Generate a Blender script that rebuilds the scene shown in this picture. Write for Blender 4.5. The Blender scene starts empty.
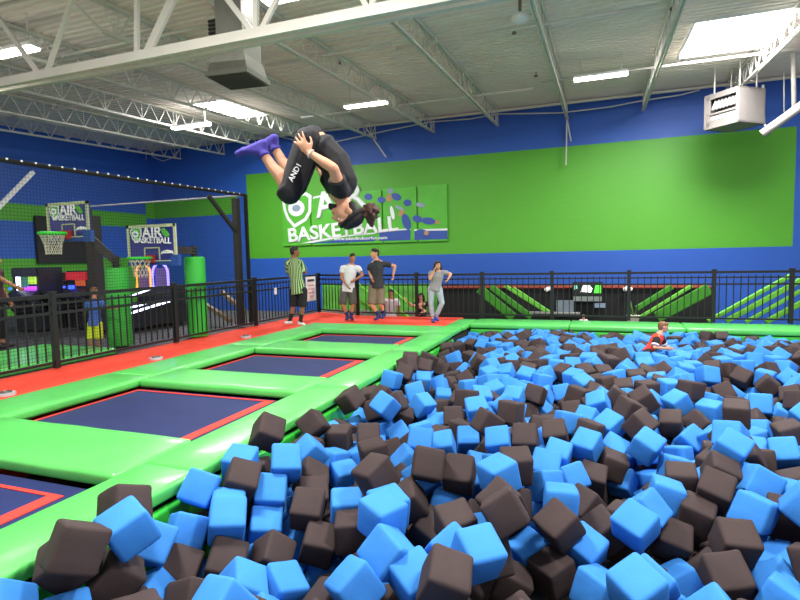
import bpy, bmesh, math, random
from mathutils import Vector, Matrix, Quaternion, noise
random.seed(7)
PI=math.pi
scene=bpy.context.scene
col=scene.collection
F=540.0; H=1.5          # focal length in pixels (800x600), camera height above the platform
# ---------------------------------------------------------------- camera frame
def _norm(v): return v.normalized()
_vy=_norm(Vector((200/F,47/F,1)))
_vx=Vector((1458/F,-11/F,-1)); _vx=_norm(_vx-_vy*_vx.dot(_vy))
_vz=-_vx.cross(_vy)
if _vz.y<0: _vz=-_vz
RM=Matrix((( _vx.x,_vy.x,_vz.x),(_vx.y,_vy.y,_vz.y),(_vx.z,_vy.z,_vz.z)))   # camera = RM @ world
RT=RM.transposed()
CAM=Vector((0,0,H))
def ray(px,py): return RT@Vector(((px-400)/F,-(py-300)/F,1))
def atd(px,py,d): return CAM+ray(px,py)*d
def atz(px,py,z=0.0):
    r=ray(px,py); return CAM+r*((z-H)/r.z)
def aty(px,py,Y):
    r=ray(px,py); return CAM+r*(Y/r.y)
def atx(px,py,X):
    r=ray(px,py); return CAM+r*(X/r.x)
def depth(p): return (RM@(Vector(p)-CAM)).z
cam_d=bpy.data.cameras.new('camera'); cam=bpy.data.objects.new('camera',cam_d); col.objects.link(cam)
cam_d.sensor_fit='HORIZONTAL'; cam_d.sensor_width=36; cam_d.lens=F/800*36; cam_d.clip_start=.05; cam_d.clip_end=200
_r=Vector(RM[0]);_u=Vector(RM[1]);_f=Vector(RM[2])
M=Matrix(((_r.x,_u.x,-_f.x,0),(_r.y,_u.y,-_f.y,0),(_r.z,_u.z,-_f.z,H),(0,0,0,1)))
cam.matrix_world=M
scene.camera=cam
scene.view_settings.view_transform='Standard'
scene.view_settings.look='None'
scene.view_settings.exposure=0.26
# ---------------------------------------------------------------- materials
def lin(h):
    if not isinstance(h,str): return tuple(h)+((1,) if len(h)==3 else ())
    h=h.lstrip('#'); o=[]
    for i in (0,2,4):
        c=int(h[i:i+2],16)/255; o.append(c/12.92 if c<=.04045 else ((c+.055)/1.055)**2.4)
    return tuple(o)+(1,)
_mats={}
def mat(name,c,rough=.6,metal=0.0,var=.12,scale=6.0,bump=0.0,bscale=40.0,emit=0.0,spec=.5,coat=0.0,ecol=None,sheen=0.0):
    if name in _mats: return _mats[name]
    m=bpy.data.materials.new(name); m.use_nodes=True; nt=m.node_tree; b=nt.nodes['Principled BSDF']
    c=lin(c); L=nt.links
    tc=nt.nodes.new('ShaderNodeTexCoord'); n=nt.nodes.new('ShaderNodeTexNoise'); n.inputs['Scale'].default_value=scale; n.inputs['Detail'].default_value=4
    L.new(tc.outputs['Object'],n.inputs['Vector'])
    r=nt.nodes.new('ShaderNodeValToRGB'); e=r.color_ramp.elements
    e[0].position=.3; e[1].position=.7
    e[0].color=tuple(x*(1-var) for x in c[:3])+(1,); e[1].color=tuple(min(1,x*(1+var)) for x in c[:3])+(1,)
    L.new(n.outputs['Fac'],r.inputs['Fac']); L.new(r.outputs['Color'],b.inputs['Base Color'])
    b.inputs['Roughness'].default_value=rough; b.inputs['Metallic'].default_value=metal; b.inputs['Specular IOR Level'].default_value=spec
    if coat: b.inputs['Coat Weight'].default_value=coat; b.inputs['Coat Roughness'].default_value=.15
    if sheen: b.inputs['Sheen Weight'].default_value=sheen
    if bump:
        n2=nt.nodes.new('ShaderNodeTexNoise'); n2.inputs['Scale'].default_value=bscale; n2.inputs['Detail'].default_value=3
        L.new(tc.outputs['Object'],n2.inputs['Vector'])
        bp=nt.nodes.new('ShaderNodeBump'); bp.inputs['Strength'].default_value=bump; bp.inputs['Distance'].default_value=.02
        L.new(n2.outputs['Fac'],bp.inputs['Height']); L.new(bp.outputs['Normal'],b.inputs['Normal'])
    if emit:
        b.inputs['Emission Color'].default_value=lin(ecol) if ecol else c; b.inputs['Emission Strength'].default_value=emit
    _mats[name]=m; return m
def pads(name,c): return mat(name,c,rough=.34,var=.08,scale=2.0,bump=.4,bscale=4.5,coat=.3)
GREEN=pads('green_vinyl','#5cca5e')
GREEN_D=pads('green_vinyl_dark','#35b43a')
RED_CARPET=mat('red_carpet','#e8412a',rough=.85,var=.1,scale=5,bump=.2,bscale=120)
MAT_NAVY=mat('navy_mesh','#222c5c',rough=.65,spec=.25,var=.1,scale=3,bump=.15,bscale=200)
MAT_RED=mat('red_webbing','#e0382c',rough=.7,var=.06)
BLACK=mat('black_paint','#121316',rough=.45,var=.1)
BLACK_D=mat('black_matt','#0c0d0f',rough=.9,var=.1)
WHITE_STEEL=mat('white_painted_steel','#d4d0c6',rough=.45,var=.05,scale=2)
GREY_STEEL=mat('grey_painted_steel','#b6b6ba',rough=.5,var=.05,scale=2)
WHITE=mat('white_plain','#e9e9e6',rough=.5,var=.03)
LIGHT=mat('lamp_glow','#ffffff',emit=14,ecol='#fffaf0')
SKY=mat('skylight_glow','#ffffff',emit=11,ecol='#ffffff')
DARK_FLOOR=mat('dark_floor','#1c1d20',rough=.8,var=.2)
SKIN=mat('skin_light','#cf9677',rough=.55,var=.06,scale=8)
SKIN_M=mat('skin_mid','#b57a58',rough=.55,var=.06,scale=8)
SKIN_D=mat('skin_deep','#8a5a3e',rough=.55,var=.06,scale=8)
HAIR_B=mat('hair_dark','#1d1512',rough=.6,var=.3,scale=60,bump=.5,bscale=90)
HAIR_BR=mat('hair_brown','#4a2c1e',rough=.6,var=.35,scale=60,bump=.6,bscale=90)
HAIR_L=mat('hair_light_brown','#7a5334',rough=.6,var=.3,scale=60,bump=.5,bscale=90)
EYE_W=mat('eye_white','#c9c2ba',rough=.3,var=.02)
EYE_D=mat('eye_dark','#1a120e',rough=.3,var=.02)
LIP=mat('lip','#8f4a40',rough=.5,var=.05)
# ---------------------------------------------------------------- object helpers
def link(o,parent=None):
    col.objects.link(o)
    if parent is not None: o.parent=parent
    return o
def tag(o,label=None,cat=None,group=None,kind=None):
    if label: o['label']=label
    if cat: o['category']=cat
    if group: o['group']=group
    if kind: o['kind']=kind
    return o
def thing(name,label,cat,loc=(0,0,0),group=None):
    o=bpy.data.objects.new(name,None); o.empty_display_size=.1; o.location=loc; col.objects.link(o); return tag(o,label,cat,group)
class MB:
    def __init__(s): s.bm=bmesh.new()
    def box(s,c,size,rot=None,bevel=0,seg=2):
        r=bmesh.ops.create_cube(s.bm,size=1.0); vs=r['verts']
        S=Matrix.Diagonal((size[0],size[1],size[2],1)); m=Matrix.Translation(Vector(c))@((rot.to_4x4() if rot is not None else Matrix.Identity(4)))@S
        bmesh.ops.transform(s.bm,matrix=m,verts=vs)
        if bevel:
            es=list({e for v in vs for e in v.link_edges})
            bmesh.ops.bevel(s.bm,geom=es,offset=bevel,segments=seg,profile=.5,affect='EDGES')
        return s
    def beam(s,p,q,w,h=None,up=Vector((0,0,1)),bevel=0):
        p=Vector(p);q=Vector(q);d=q-p;L=d.length
        if L<1e-6: return s
        y=d/L; x=y.cross(up)
        if x.length<1e-4: x=y.cross(Vector((1,0,0)))
        x.normalize(); z=x.cross(y)
        rot=Matrix((x,y,z)).transposed()
        return s.box((p+q)/2,(w,L,h or w),rot,bevel)
    def tube(s,p,q,r,r2=None,seg=10,caps=True):
        p=Vector(p);q=Vector(q);d=q-p;L=d.length
        rot=Vector((0,0,1)).rotation_difference(d).to_matrix().to_4x4()
        bmesh.ops.create_cone(s.bm,cap_ends=caps,cap_tris=False,segments=seg,radius1=r,radius2=r if r2 is None else r2,depth=L,matrix=Matrix.Translation((p+q)/2)@rot)
        return s
    def path(s,pts,r,seg=8):
        pts=[Vector(p) for p in pts]; rings=[]
        n=len(pts)
        for i,p in enumerate(pts):
            t=(pts[min(i+1,n-1)]-pts[max(i-1,0)]).normalized()
            a=t.cross(Vector((0,0,1)))
            if a.length<1e-3: a=t.cross(Vector((1,0,0)))
            a.normalize(); b=a.cross(t)
            rings.append([s.bm.verts.new(p+(a*math.cos(2*PI*k/seg)+b*math.sin(2*PI*k/seg))*r) for k in range(seg)])
        for i in range(n-1):
            for k in range(seg):
                s.bm.faces.new((rings[i][k],rings[i][(k+1)%seg],rings[i+1][(k+1)%seg],rings[i+1][k]))
        s.bm.faces.new(rings[0][::-1]); s.bm.faces.new(rings[-1]); return s
    def sphere(s,c,r,sub=2,scale=(1,1,1),rot=None):
        m=Matrix.Translation(Vector(c))@(rot.to_4x4() if rot is not None else Matrix.Identity(4))@Matrix.Diagonal((scale[0],scale[1],scale[2],1))
        bmesh.ops.create_icosphere(s.bm,subdivisions=sub,radius=r,matrix=m); return s
    def poly(s,pts):
        s.bm.faces.new([s.bm.verts.new(Vector(p)) for p in pts]); return s
    def prism(s,pts,vec):
        a=[s.bm.verts.new(Vector(p)) for p in pts]; b=[s.bm.verts.new(Vector(p)+Vector(vec)) for p in pts]; n=len(a)
        s.bm.faces.new(a[::-1]); s.bm.faces.new(b)
        for i in range(n): s.bm.faces.new((a[i],a[(i+1)%n],b[(i+1)%n],b[i]))
        return s
    def torus(s,c,R,r,rot=None,n=28,k=8):
        rot=rot or Matrix.Identity(3); rings=[]
        for i in range(n):
            a=2*PI*i/n; rings.append([s.bm.verts.new(Vector(c)+rot@Vector(((R+r*math.cos(2*PI*j/k))*math.cos(a),(R+r*math.cos(2*PI*j/k))*math.sin(a),r*math.sin(2*PI*j/k)))) for j in range(k)])
        for i in range(n):
            for j in range(k): s.bm.faces.new((rings[i][j],rings[(i+1)%n][j],rings[(i+1)%n][(j+1)%k],rings[i][(j+1)%k]))
        return s
    def mesh(s,name,m,smooth=False):
        bmesh.ops.recalc_face_normals(s.bm,faces=s.bm.faces)
        me=bpy.data.meshes.new(name); s.bm.to_mesh(me); s.bm.free()
        if m: me.materials.append(m)
        if smooth:
            for p in me.polygons: p.use_smooth=True
        return me
    def build(s,name,m,parent=None,smooth=False):
        me=s.mesh(name,m,smooth)
        o=bpy.data.objects.new(name,me)
        if parent is not None and not isinstance(parent,str):
            # children keep world placement: offset by the parent's location
            for v in me.vertices: v.co-=parent.location
        else:
            lo=Vector((min(v.co.x for v in me.vertices),min(v.co.y for v in me.vertices),min(v.co.z for v in me.vertices)))
            hi=Vector((max(v.co.x for v in me.vertices),max(v.co.y for v in me.vertices),max(v.co.z for v in me.vertices)))
            c=(lo+hi)/2; c.z=lo.z
            for v in me.vertices: v.co-=c
            o.location=c
        return link(o,parent)
def sub(o_parent,mb,name,m,smooth=False,root=None):
    """a sub-part: child of a part; geometry given in world space"""
    me=mb.mesh(name,m,smooth); off=root.location if root else Vector((0,0,0))
    for v in me.vertices: v.co-=off
    o=bpy.data.objects.new(name,me); return link(o,o_parent)
def soft(o,ang=40):
    for p in o.data.polygons: p.use_smooth=True
    md=o.modifiers.new('edges','EDGE_SPLIT'); md.split_angle=math.radians(ang); return o
def struct(mb,name,m,smooth=False): return tag(mb.build(name,m,None,smooth),kind='structure')
# ---------------------------------------------------------------- the hall
XE=-2.72; YB=11.76                      # pit edge on the left and at the back
def wall_material():
    m=bpy.data.materials.new('painted_block_wall'); m.use_nodes=True; nt=m.node_tree; L=nt.links; b=nt.nodes['Principled BSDF']
    g=nt.nodes.new('ShaderNodeNewGeometry'); sp=nt.nodes.new('ShaderNodeSeparateXYZ'); L.new(g.outputs['Position'],sp.inputs[0])
    def math_(op,a,bv):
        n=nt.nodes.new('ShaderNodeMath'); n.operation=op
        for i,v in enumerate((a,bv)):
            if isinstance(v,(int,float)): n.inputs[i].default_value=v
            else: L.new(v,n.inputs[i])
        return n.outputs[0]
    x,y,z=sp.outputs
    def band(v,a,c): return math_('MULTIPLY',math_('GREATER_THAN',v,a),math_('LESS_THAN',v,c))
    big=math_('MULTIPLY',band(x,-14.42,5.6),band(z,1.58,5.22))
    strip=math_('MAXIMUM',math_('MULTIPLY',math_('MULTIPLY',math_('LESS_THAN',x,-14.9),math_('GREATER_THAN',y,19.5)),band(z,3.55,4.3)),math_('MULTIPLY',math_('LESS_THAN',y,19.5),band(z,3.1,3.72)))
    low=math_('MULTIPLY',math_('LESS_THAN',x,-14.9),math_('MULTIPLY',math_('LESS_THAN',z,1.75),math_('LESS_THAN',y,19.5)))
    green=math_('MAXIMUM',math_('MAXIMUM',big,strip),low)
    nz=nt.nodes.new('ShaderNodeTexNoise'); nz.inputs['Scale'].default_value=.8; nz.inputs['Detail'].default_value=5; L.new(g.outputs['Position'],nz.inputs['Vector'])
    mx=nt.nodes.new('ShaderNodeMix'); mx.data_type='RGBA'
    mx.inputs[6].default_value=lin('#2b5fc0'); mx.inputs[7].default_value=lin('#56ac2b'); L.new(green,mx.inputs[0])
    mm=nt.nodes.new('ShaderNodeMix'); mm.data_type='RGBA'; mm.blend_type='MULTIPLY'; mm.inputs[0].default_value=.25
    L.new(mx.outputs[2],mm.inputs[6]); L.new(nz.outputs['Color'],mm.inputs[7]); 
    L.new(mx.outputs[2],b.inputs['Base Color'])
    b.inputs['Roughness'].default_value=.5
    br=nt.nodes.new('ShaderNodeTexBrick'); cb=nt.nodes.new('ShaderNodeCombineXYZ'); L.new(math_('ADD',x,y),cb.inputs[0]); L.new(z,cb.inputs[1]); L.new(cb.outputs[0],br.inputs['Vector'])
    br.inputs['Scale'].default_value=1.0; br.inputs['Brick Width'].default_value=.4; br.inputs['Row Height'].default_value=.2; br.inputs['Mortar Size'].default_value=.008; br.inputs['Mortar Smooth'].default_value=.6
    bp=nt.nodes.new('ShaderNodeBump'); bp.inputs['Strength'].default_value=.25; bp.inputs['Distance'].default_value=.01; bp.invert=True; L.new(br.outputs['Fac'],bp.inputs['Height']); L.new(bp.outputs['Normal'],b.inputs['Normal'])
    return m
WALL=wall_material()
struct(MB().box((-4,20.15,3),(32,.3,8.2)),'wall_back',WALL)
struct(MB().box((-19.75,11,3),(.3,18,8.2)),'wall_left',WALL)
struct(MB().box((-4,10,-1.15),(34,24,.3)),'floor',DARK_FLOOR)
SL=.045
def deckz(y): return 6.68+SL*(y-20)
# corrugated roof deck, ribs across the hall
mb=MB(); prof=[]; y=-1.0
while y<20.2:
    for dy,dz in ((0,0),(.11,0),(.125,.05),(.175,.05)): prof.append((y+dy,deckz(y+dy)+dz))
    y+=.19
for (y0,z0),(y1,z1) in zip(prof[:-1],prof[1:]):
    mb.poly([(-20,y0,z0),(12,y0,z0),(12,y1,z1),(-20,y1,z1)])
bmesh.ops.remove_doubles(mb.bm,verts=mb.bm.verts,dist=1e-4)
struct(mb,'ceiling',mat('roof_deck_white','#f0e5dc',rough=.6,var=.05,scale=.7))
# the raised platform
struct(MB().prism([(-7.58,-.4,-.02),(-6.37,-.4,-.02),(-6.37,11.22,-.02),(-3.15,11.22,-.02),(-3.15,12.98,-.02),(-5.85,12.98,-.02),(-7.35,13.66,-.02),(-7.58,13.66,-.02)],(0,0,-1.0)),'floor_platform',RED_CARPET)
struct(MB().box((1.8,6.5,-1.0),(9.1,11.5,.1)),'floor_pit',BLACK_D)
# ---------------------------------------------------------------- trampolines and pads
PADH=.11
def pad(x0,x1,y0,y1,label,group,m=GREEN,z=0.0):
    b=MB(); b.box(((x0+x1)/2,(y0+y1)/2,z-PADH/2),(x1-x0-.006,y1-y0-.006,PADH),bevel=.035,seg=3)
    bmesh.ops.subdivide_edges(b.bm,edges=[e for e in b.bm.edges if e.calc_length()>.5],cuts=6,use_grid_fill=True)
    for v in b.bm.verts:
        if v.co.z>z-.04: v.co.z+=.008*noise.noise(Vector((v.co.x*2.3,v.co.y*2.3,4)))
    o=b.build('safety_pad',m,None,True); soft(o,50); return tag(o,label,'pad',group)
beds=[(.95,2.78,'nearest the camera, cut by the left edge'),(3.60,5.28,'second from the camera'),(6.05,7.78,'third from the camera'),(8.70,10.27,'farthest, by the standing people')]
TX0,TX1=-5.60,-3.24
for k,(y0,y1,w) in enumerate(beds):
    t=thing('trampoline','navy trampoline bed with red webbing, '+w,'trampoline',((TX0+TX1)/2,(y0+y1)/2,-.12),'in-floor trampolines')
    MB().box(((TX0+TX1)/2,(y0+y1)/2,-.125),(TX1-TX0-.1,y1-y0-.06,.012)).build('bed',MAT_NAVY,t)
    f=MB(); w_=.075; xa,xb,ya,yb=TX0+.06,TX1-.25,y0+.06,y1-.07
    if k==0: xb-=.02; yb-=.10
    for a in ((xa+w_*.5,ya,xb-w_*1.6,ya+w_*.5),(xa+w_*.5,yb-w_*.5,xb-w_*1.6,yb),(xa,ya,xa+w_*.5,yb),(xb-w_*1.6,ya,xb,yb)):
        MB().box(((a[0]+a[2])/2,(a[1]+a[3])/2,-.116),(a[2]-a[0],a[3]-a[1],.006)).build('edge_webbing',MAT_RED,t)
    MB().box(((TX0+TX1)/2,(y0+y1)/2,-.26),(TX1-TX0+.04,y1-y0+.04,.2)).build('frame',BLACK_D,t)
ordn=['nearest','second','third','fourth','fifth']
edges=[-.9,beds[0][0],beds[1][0],beds[2][0],beds[3][0]]
for k in range(4):
    y0=beds[k-1][1] if k else .25; y1=beds[k][0]
    pad(TX0,TX1,y0,y1,'green cross pad '+['in front of the nearest trampoline','between the nearest and second trampolines','between the second and third trampolines','between the third and farthest trampolines'][k],'green cross pads')
pad(-6.36,XE-.02,10.27,11.22,'green pad along the red carpet behind the farthest trampoline','green cross pads')
seams=[.3,2.95,5.5,8.05,10.265]
for k in range(4):
    pad(-6.36,TX0,seams[k],seams[k+1],'long green pad beside the red carpet walkway, '+ordn[k]+' from the camera','green walkway pads')
rs=[.3,3.05,5.65,8.2,10.265]
for k in range(4):
    pad(TX1,XE,rs[k],rs[k+1],'green pad along the foam pit edge, '+ordn[k]+' from the camera','green pit edge pads')
pad(-3.16,XE,11.225,12.62,'short green pad between the red carpet end and the pit corner','green pit edge pads')
# back edge of the pit
bx=[XE,-.6,1.6,3.8,6.2]
for k in range(4):
    pad(bx[k],bx[k+1],YB,12.72,'green pad along the back edge of the foam pit, '+ordn[k]+' from its left corner','green back edge pads',z=.0)
# lower wall pads inside the pit
for k in range(4):
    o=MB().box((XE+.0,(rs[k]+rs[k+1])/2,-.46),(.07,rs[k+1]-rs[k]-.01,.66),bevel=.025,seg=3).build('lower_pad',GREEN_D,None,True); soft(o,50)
    tag(o,'green lower pad on the left pit wall, '+ordn[k]+' from the camera','pad','pit wall pads')
for k in range(4):
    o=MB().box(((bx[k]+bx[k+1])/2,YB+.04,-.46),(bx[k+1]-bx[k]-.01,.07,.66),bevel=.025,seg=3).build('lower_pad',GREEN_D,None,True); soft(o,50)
    tag(o,'green lower pad on the far pit wall, '+ordn[k]+' from the left corner','pad','pit wall pads')
struct(MB().box((XE-.12,6,-.55),(.16,12,.8)).box((1.7,YB+.2,-.55),(9,.2,.8)),'wall_pit',BLACK_D)
for (px,py),w in zip(((6,393.5),(246,336.5),(156,358)),('nearest the left edge of the photo','farthest from the camera','between the other two')):
    p=atz(px,py,0); t=thing('floor_anchor','round grey metal floor plate by the red carpet, '+w,'plate',p,'floor plates')
    MB().tube(p+Vector((0,0,-.02)),p+Vector((0,0,.012)),.10,seg=20).build('plate',GREY_STEEL,t)
    MB().torus(p+Vector((0,0,.018)),.05,.012).build('ring',mat('dull_steel','#6a6a66',metal=.7,rough=.4),t)
# ---------------------------------------------------------------- railings
def railing(p,q,posts,label,top=1.05,step=.13,lower=None):
    p=Vector(p);q=Vector(q);d=(q-p);L=d.length;u=d/L
    t=thing('safety_railing',label,'railing',(p+q)/2,'black steel railings'); up=Vector((0,0,1))
    for s in posts:
        c=p+u*s; b=MB(); b.box(c+up*(top/2+.02),(.075,.075,top+.04)); o=b.build('post',BLACK,t)
        sub(o,MB().box(c+up*(top+.05),(.09,.09,.03)),'post_cap',BLACK,root=t)
    MB().beam(p+up*top,q+up*top,.06,.05).build('top_rail',BLACK,t)
    MB().beam(p+up*(top-.11),q+up*(top-.11),.03,.03).build('upper_rail',BLACK,t)
    MB().beam(p+up*(top-.25),q+up*(top-.25),.035,.035).build('middle_rail',BLACK,t)
    MB().beam(p+up*.08,q+up*.08,.035,.035).build('bottom_rail',BLACK,t)
    n=int(L/step); proto=None
    for i in range(1,n):
        s=i*step
        if any(abs(s-a)<.05 for a in posts): continue
        c=p+u*s
        if proto is None:
            proto=MB().box(c+up*((top-.25)/2+.15),(.018,.018,top-.17)).build('baluster',BLACK,t); p0=c.copy()
        else:
            o=proto.copy(); o.location=c-p0; link(o,t)
    return t
railing((-7.43,3.2,0),(-7.43,13.5,0),[.2,2.36,4.74,7.25,10.25],'black railing along the left red carpet walkway, in front of the netted court',step=.13)
railing((-7.40,13.5,0),(-5.9,12.86,0),[1.55],'short black railing at the corner behind the striped shirt person')
railing((-5.85,12.86,0),(5.6,12.86,0),[1.53,3.19,4.82,6.45,8.09,9.46],'long black railing behind the foam pit, below the blue wall',step=.13)
# ---------------------------------------------------------------- roof steel
def joist(x,y0,y1,label,group,drop=.54):
    ym=(y0+y1)/2; t=thing('bar_joist',label,'roof joist',(x,ym,deckz(ym)-.1),group)
    top=lambda y:Vector((x,y,deckz(y)-.045)); bot=lambda y:Vector((x,y,deckz(y)-drop))
    b=MB()
    for s in (-.035,.035): b.beam(top(y0)+Vector((s,0,0)),top(y1)+Vector((s,0,0)),.05,.06)
    b.build('top_chord',WHITE_STEEL,t)
    b=MB()
    for s in (-.03,.03): b.beam(bot(y0+.9)+Vector((s,0,0)),bot(y1)+Vector((s,0,0)),.035,.055)
    b.build('bottom_chord',WHITE_STEEL,t)
    n=int((y1-y0-.9)/.62); st=(y1-y0-.9)/n; proto=None
    for i in range(n):
        a=y0+.9+i*st
        for (p,q) in ((bot(a+st*.5),top(a)),(bot(a+st*.5),top(a+st))):
            MB().beam(p,q,.022).build('web_bar',WHITE_STEEL,t)
        if i%2==0: MB().beam(bot(a+st*.5),top(a+st*.5),.018).build('web_bar',WHITE_STEEL,t)
    MB().beam(bot(y1),top(y1)+Vector((0,0,-.05)),.03).build('web_bar',WHITE_STEEL,t)
    MB().beam(bot(y0+.9),top(y0),.03).build('web_bar',WHITE_STEEL,t)
    return t
JX=[-5.85+2.38*k for k in range(-5,5)]
for k,x in enumerate(JX):
    joist(x,6.55,19.82,'white open-web roof joist, '+['farthest left','second from the left','third from the left','fourth from the left','fifth from the left, above the flipping person','sixth from the left, ending over the banner','seventh from the left','eighth from the left','ninth from the left, left of the bright skylight','farthest right, over the unit heater'][k],'roof joists')
# the deep truss girder across the hall
GY=6.5; t=thing('truss_girder','deep white truss girder crossing the whole ceiling above the camera side','girder',(-4,GY,4.5))
def gz(x): return 4.47
b=MB()
for s in (-.06,.06): b.box((-5,GY+s,4.47+.085),(19,.018,.17)).box((-5,GY+s*1.6,4.48),(19,.08,.018))
b.build('bottom_chord',WHITE_STEEL,t)
b=MB()
for s in (-.06,.06): b.box((-5,GY+s,5.9),(19,.018,.15))
b.build('top_chord',WHITE_STEEL,t)
gw=[]
for px,pt in (((38,73),(0,20)),((47,72),(72,0)),((137,58),(137,0)),((146,56),(172,0)),((252,31),(228,0)),((256,30),(256,-20)),((262,29),(292,-30)),((368,9),(350,-25)),((372,8),(376,-30))):
    p=aty(px[0],px[1],GY); q=aty(pt[0],pt[1],GY); d=(q-p); q=p+d*((5.85-p.z)/d.z)
    MB().beam(p,q,.07 if px[0]!=146 else .13,.05,up=Vector((0,1,0))).build('web_member',WHITE_STEEL,t)
# pipes
def pipe(name,pts,r,label,cat='pipe',group='ceiling pipes',m=WHITE_STEEL):
    o=MB().path(pts,r).build(name,m,None,True); return tag(o,label,cat,group)
pipe('sprinkler_pipe',[(-19.4,19.5,6.56),(9,19.5,6.58)],.055,'thick white pipe along the top of the back wall')
def deckline(px,py,off):
    r=ray(px,py); t_=(6.68-.9-off-H)/(r.z-SL*r.y); return CAM+r*t_
for a,bp,w in (((260,61),(395,46),'white thin pipe under the deck behind the girder, left end above the flipping person'),((395,46),(660,5),'white thin pipe crossing the middle of the ceiling toward the right'),((30,57),(240,22),'white thin pipe at upper left behind the girder webs'),((0,121),(135,91),'white thin pipe at left, under the deck'),((310,120),(530,82),'white thin pipe low over the middle of the ceiling'),((540,77),(800,52),'white thin pipe passing under the bright skylight')):
    p=deckline(*a,.25); q=deckline(*bp,.25); y=(p.y+q.y)/2; p.y=q.y=y; p.z=q.z=deckz(y)-.28
    pipe('thin_pipe',[p,q],.034,w)
# sagging cable on the back wall
pts=[]
for px,py in ((280,137),(300,141),(330,143),(390,130),(430,122),(470,119),(497,114),(560,113),(610,107),(640,101),(680,95),(700,90)):
    pts.append(aty(px,py,19.62))
pipe('sagging_cable',pts,.022,'white cable sagging along the top of the back wall','cable','ceiling cables')
pts=[aty(x,y,19.55) for x,y in ((148,152),(155,158),(163,161),(172,158),(178,151))]
pipe('sagging_cable',pts,.02,'short looped cable at the left end of the wall pipe','cable','ceiling cables')
pipe('hanging_rod',[aty(146,152,19.7),aty(147,260,19.7)],.02,'thin white rod standing in the far left corner of the hall','rod',None)
# braces hanging at the wall
for a,c,w in (((567,118),(566,165),'white steel hanger dropping down the back wall over the green field'),((567,118),(571,141),'white short bracket beside the long wall hanger'),((366,128),(386,157),'white diagonal brace on the wall right of the flipping person')):
    o=MB().beam(aty(*a,19.75),aty(*c,19.75),.07,.04).build('steel_hanger',WHITE_STEEL); tag(o,w,'bracket','wall hangers')
# ---------------------------------------------------------------- lights, skylights
def fixture(px0,px1,z,label,big=1.0):
    a=atz(*px0,z); c=atz(*px1,z); y=(a.y+c.y)/2; a.y=c.y=y
    t=thing('ceiling_light',label,'light',((a.x+c.x)/2,y,z),'long ceiling lights')
    MB().box(((a.x+c.x)/2,y,z+.05),(c.x-a.x,.24,.06)).build('housing',WHITE,t)
    MB().box(((a.x+c.x)/2,y,z),(c.x-a.x,.22,.05),bevel=.02).build('diffuser',LIGHT,t)
    for xx in (a.x+.15,c.x-.15): MB().beam((xx,y,z+.07),(xx,y,deckz(y)-.01),.015).build('hanger',WHITE_STEEL,t)
    L=bpy.data.lights.new('lamp','AREA'); L.shape='RECTANGLE'; L.size=c.x-a.x; L.size_y=.25; L.energy=120*big; L.color=(1,.98,.94)
    o=bpy.data.objects.new('lamp',L); o.location=((a.x+c.x)/2-t.location.x,0,-.04); link(o,t)
fixture((574,80),(628,74),5.9,'long glowing ceiling light above the green wall, right of centre')
fixture((345,107.5),(387,102.6),5.85,'long glowing ceiling light to the upper right of the flipping person')
fixture((-20,57),(40,49.5),5.45,'long glowing ceiling light at the upper left edge of the photo')
fixture((172,128.5),(210,124.5),5.8,'glowing ceiling light in front of the left skylight')
fixture((262,0.5),(310,-5),5.75,'ceiling light cut by the top edge of the photo above the flipping person',.2)
# bare area lights added over the pit, out of frame, to brighten cube tops
for (x,y) in ((1.6,7.2),(-3.4,3.0),(2.4,2.6)):
    z=deckz(y)-.4; L=bpy.data.lights.new('added_pit_light','AREA'); L.shape='RECTANGLE'; L.size=1.4; L.size_y=.5; L.energy=430; L.color=(1,.98,.95)
    o=bpy.data.objects.new('added_pit_light',L); o.location=(x,y,z); link(o)
def skylight(x0,x1,y0,y1,label,e):
    z=deckz((y0+y1)/2)-.03; t=thing('skylight',label,'skylight',((x0+x1)/2,(y0+y1)/2,z),'skylights')
    c=[(x0,y0),(x1,y0),(x1,y1),(x0,y1)]
    MB().prism([(x,y,deckz(y)-.02) for x,y in c],(0,0,.012)).build('lens',SKY,t)
    f=MB()
    for (a,bb) in zip(c,c[1:]+c[:1]): f.beam((a[0],a[1],deckz(a[1])-.02),(bb[0],bb[1],deckz(bb[1])-.02),.07,.05)
    f.build('curb',WHITE,t)
    L=bpy.data.lights.new('daylight','AREA'); L.shape='RECTANGLE'; L.size=x1-x0-.1; L.size_y=y1-y0-.1; L.energy=e
    o=bpy.data.objects.new('daylight',L); o.location=(0,0,-.05); link(o,t)
skylight(1.85,3.8,13.4,16.1,'large bright skylight at upper right of the ceiling',480)
skylight(-12.1,-10.7,13.9,16.3,'bright skylight at left of the ceiling, behind the joists',300)
# ---------------------------------------------------------------- unit heater (upper right)
c0=atd(738.5,121.5,14.2); yaw=math.radians(-38)-math.atan2(ray(738,100).x,ray(738,100).y)
HR=Matrix.Rotation(yaw,3,'Z'); W,D,HH=1.05,.98,.93
def hp_(u,v,w): return c0+HR@Vector((u-W,v,w))          # u along the front (right corner = W), v back, w up
t=thing('unit_heater','boxy pale grey unit heater hanging at upper right, front with round white burner tubes','heater',hp_(W/2,D/2,0))
HS=mat('heater_enamel','#8d8682',rough=.45,var=.04); th=.05
b=MB()
for (u,v,w,su,sv,sw) in ((W/2,D/2,HH-th/2,W,D,th),(W/2,D/2,th/2,W,D,th),(th/2,D/2,HH/2,th,D,HH),(W-th/2,D/2,HH/2,th,D,HH),(W/2,D-.02,HH/2,W,.04,HH),(W/2,.03,.10,W-.02,.05,.2),(W/2,.03,.385,W-.02,.05,.05),(W/2,.03,HH-.07,W-.02,.05,.14),(.09,.03,HH/2,.16,.05,HH-.02),(W-.05,.03,HH/2,.09,.05,HH-.02)):
    b.box(hp_(u,v,w),(su,sv,sw),HR)
b.build('casing',HS,t)
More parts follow.
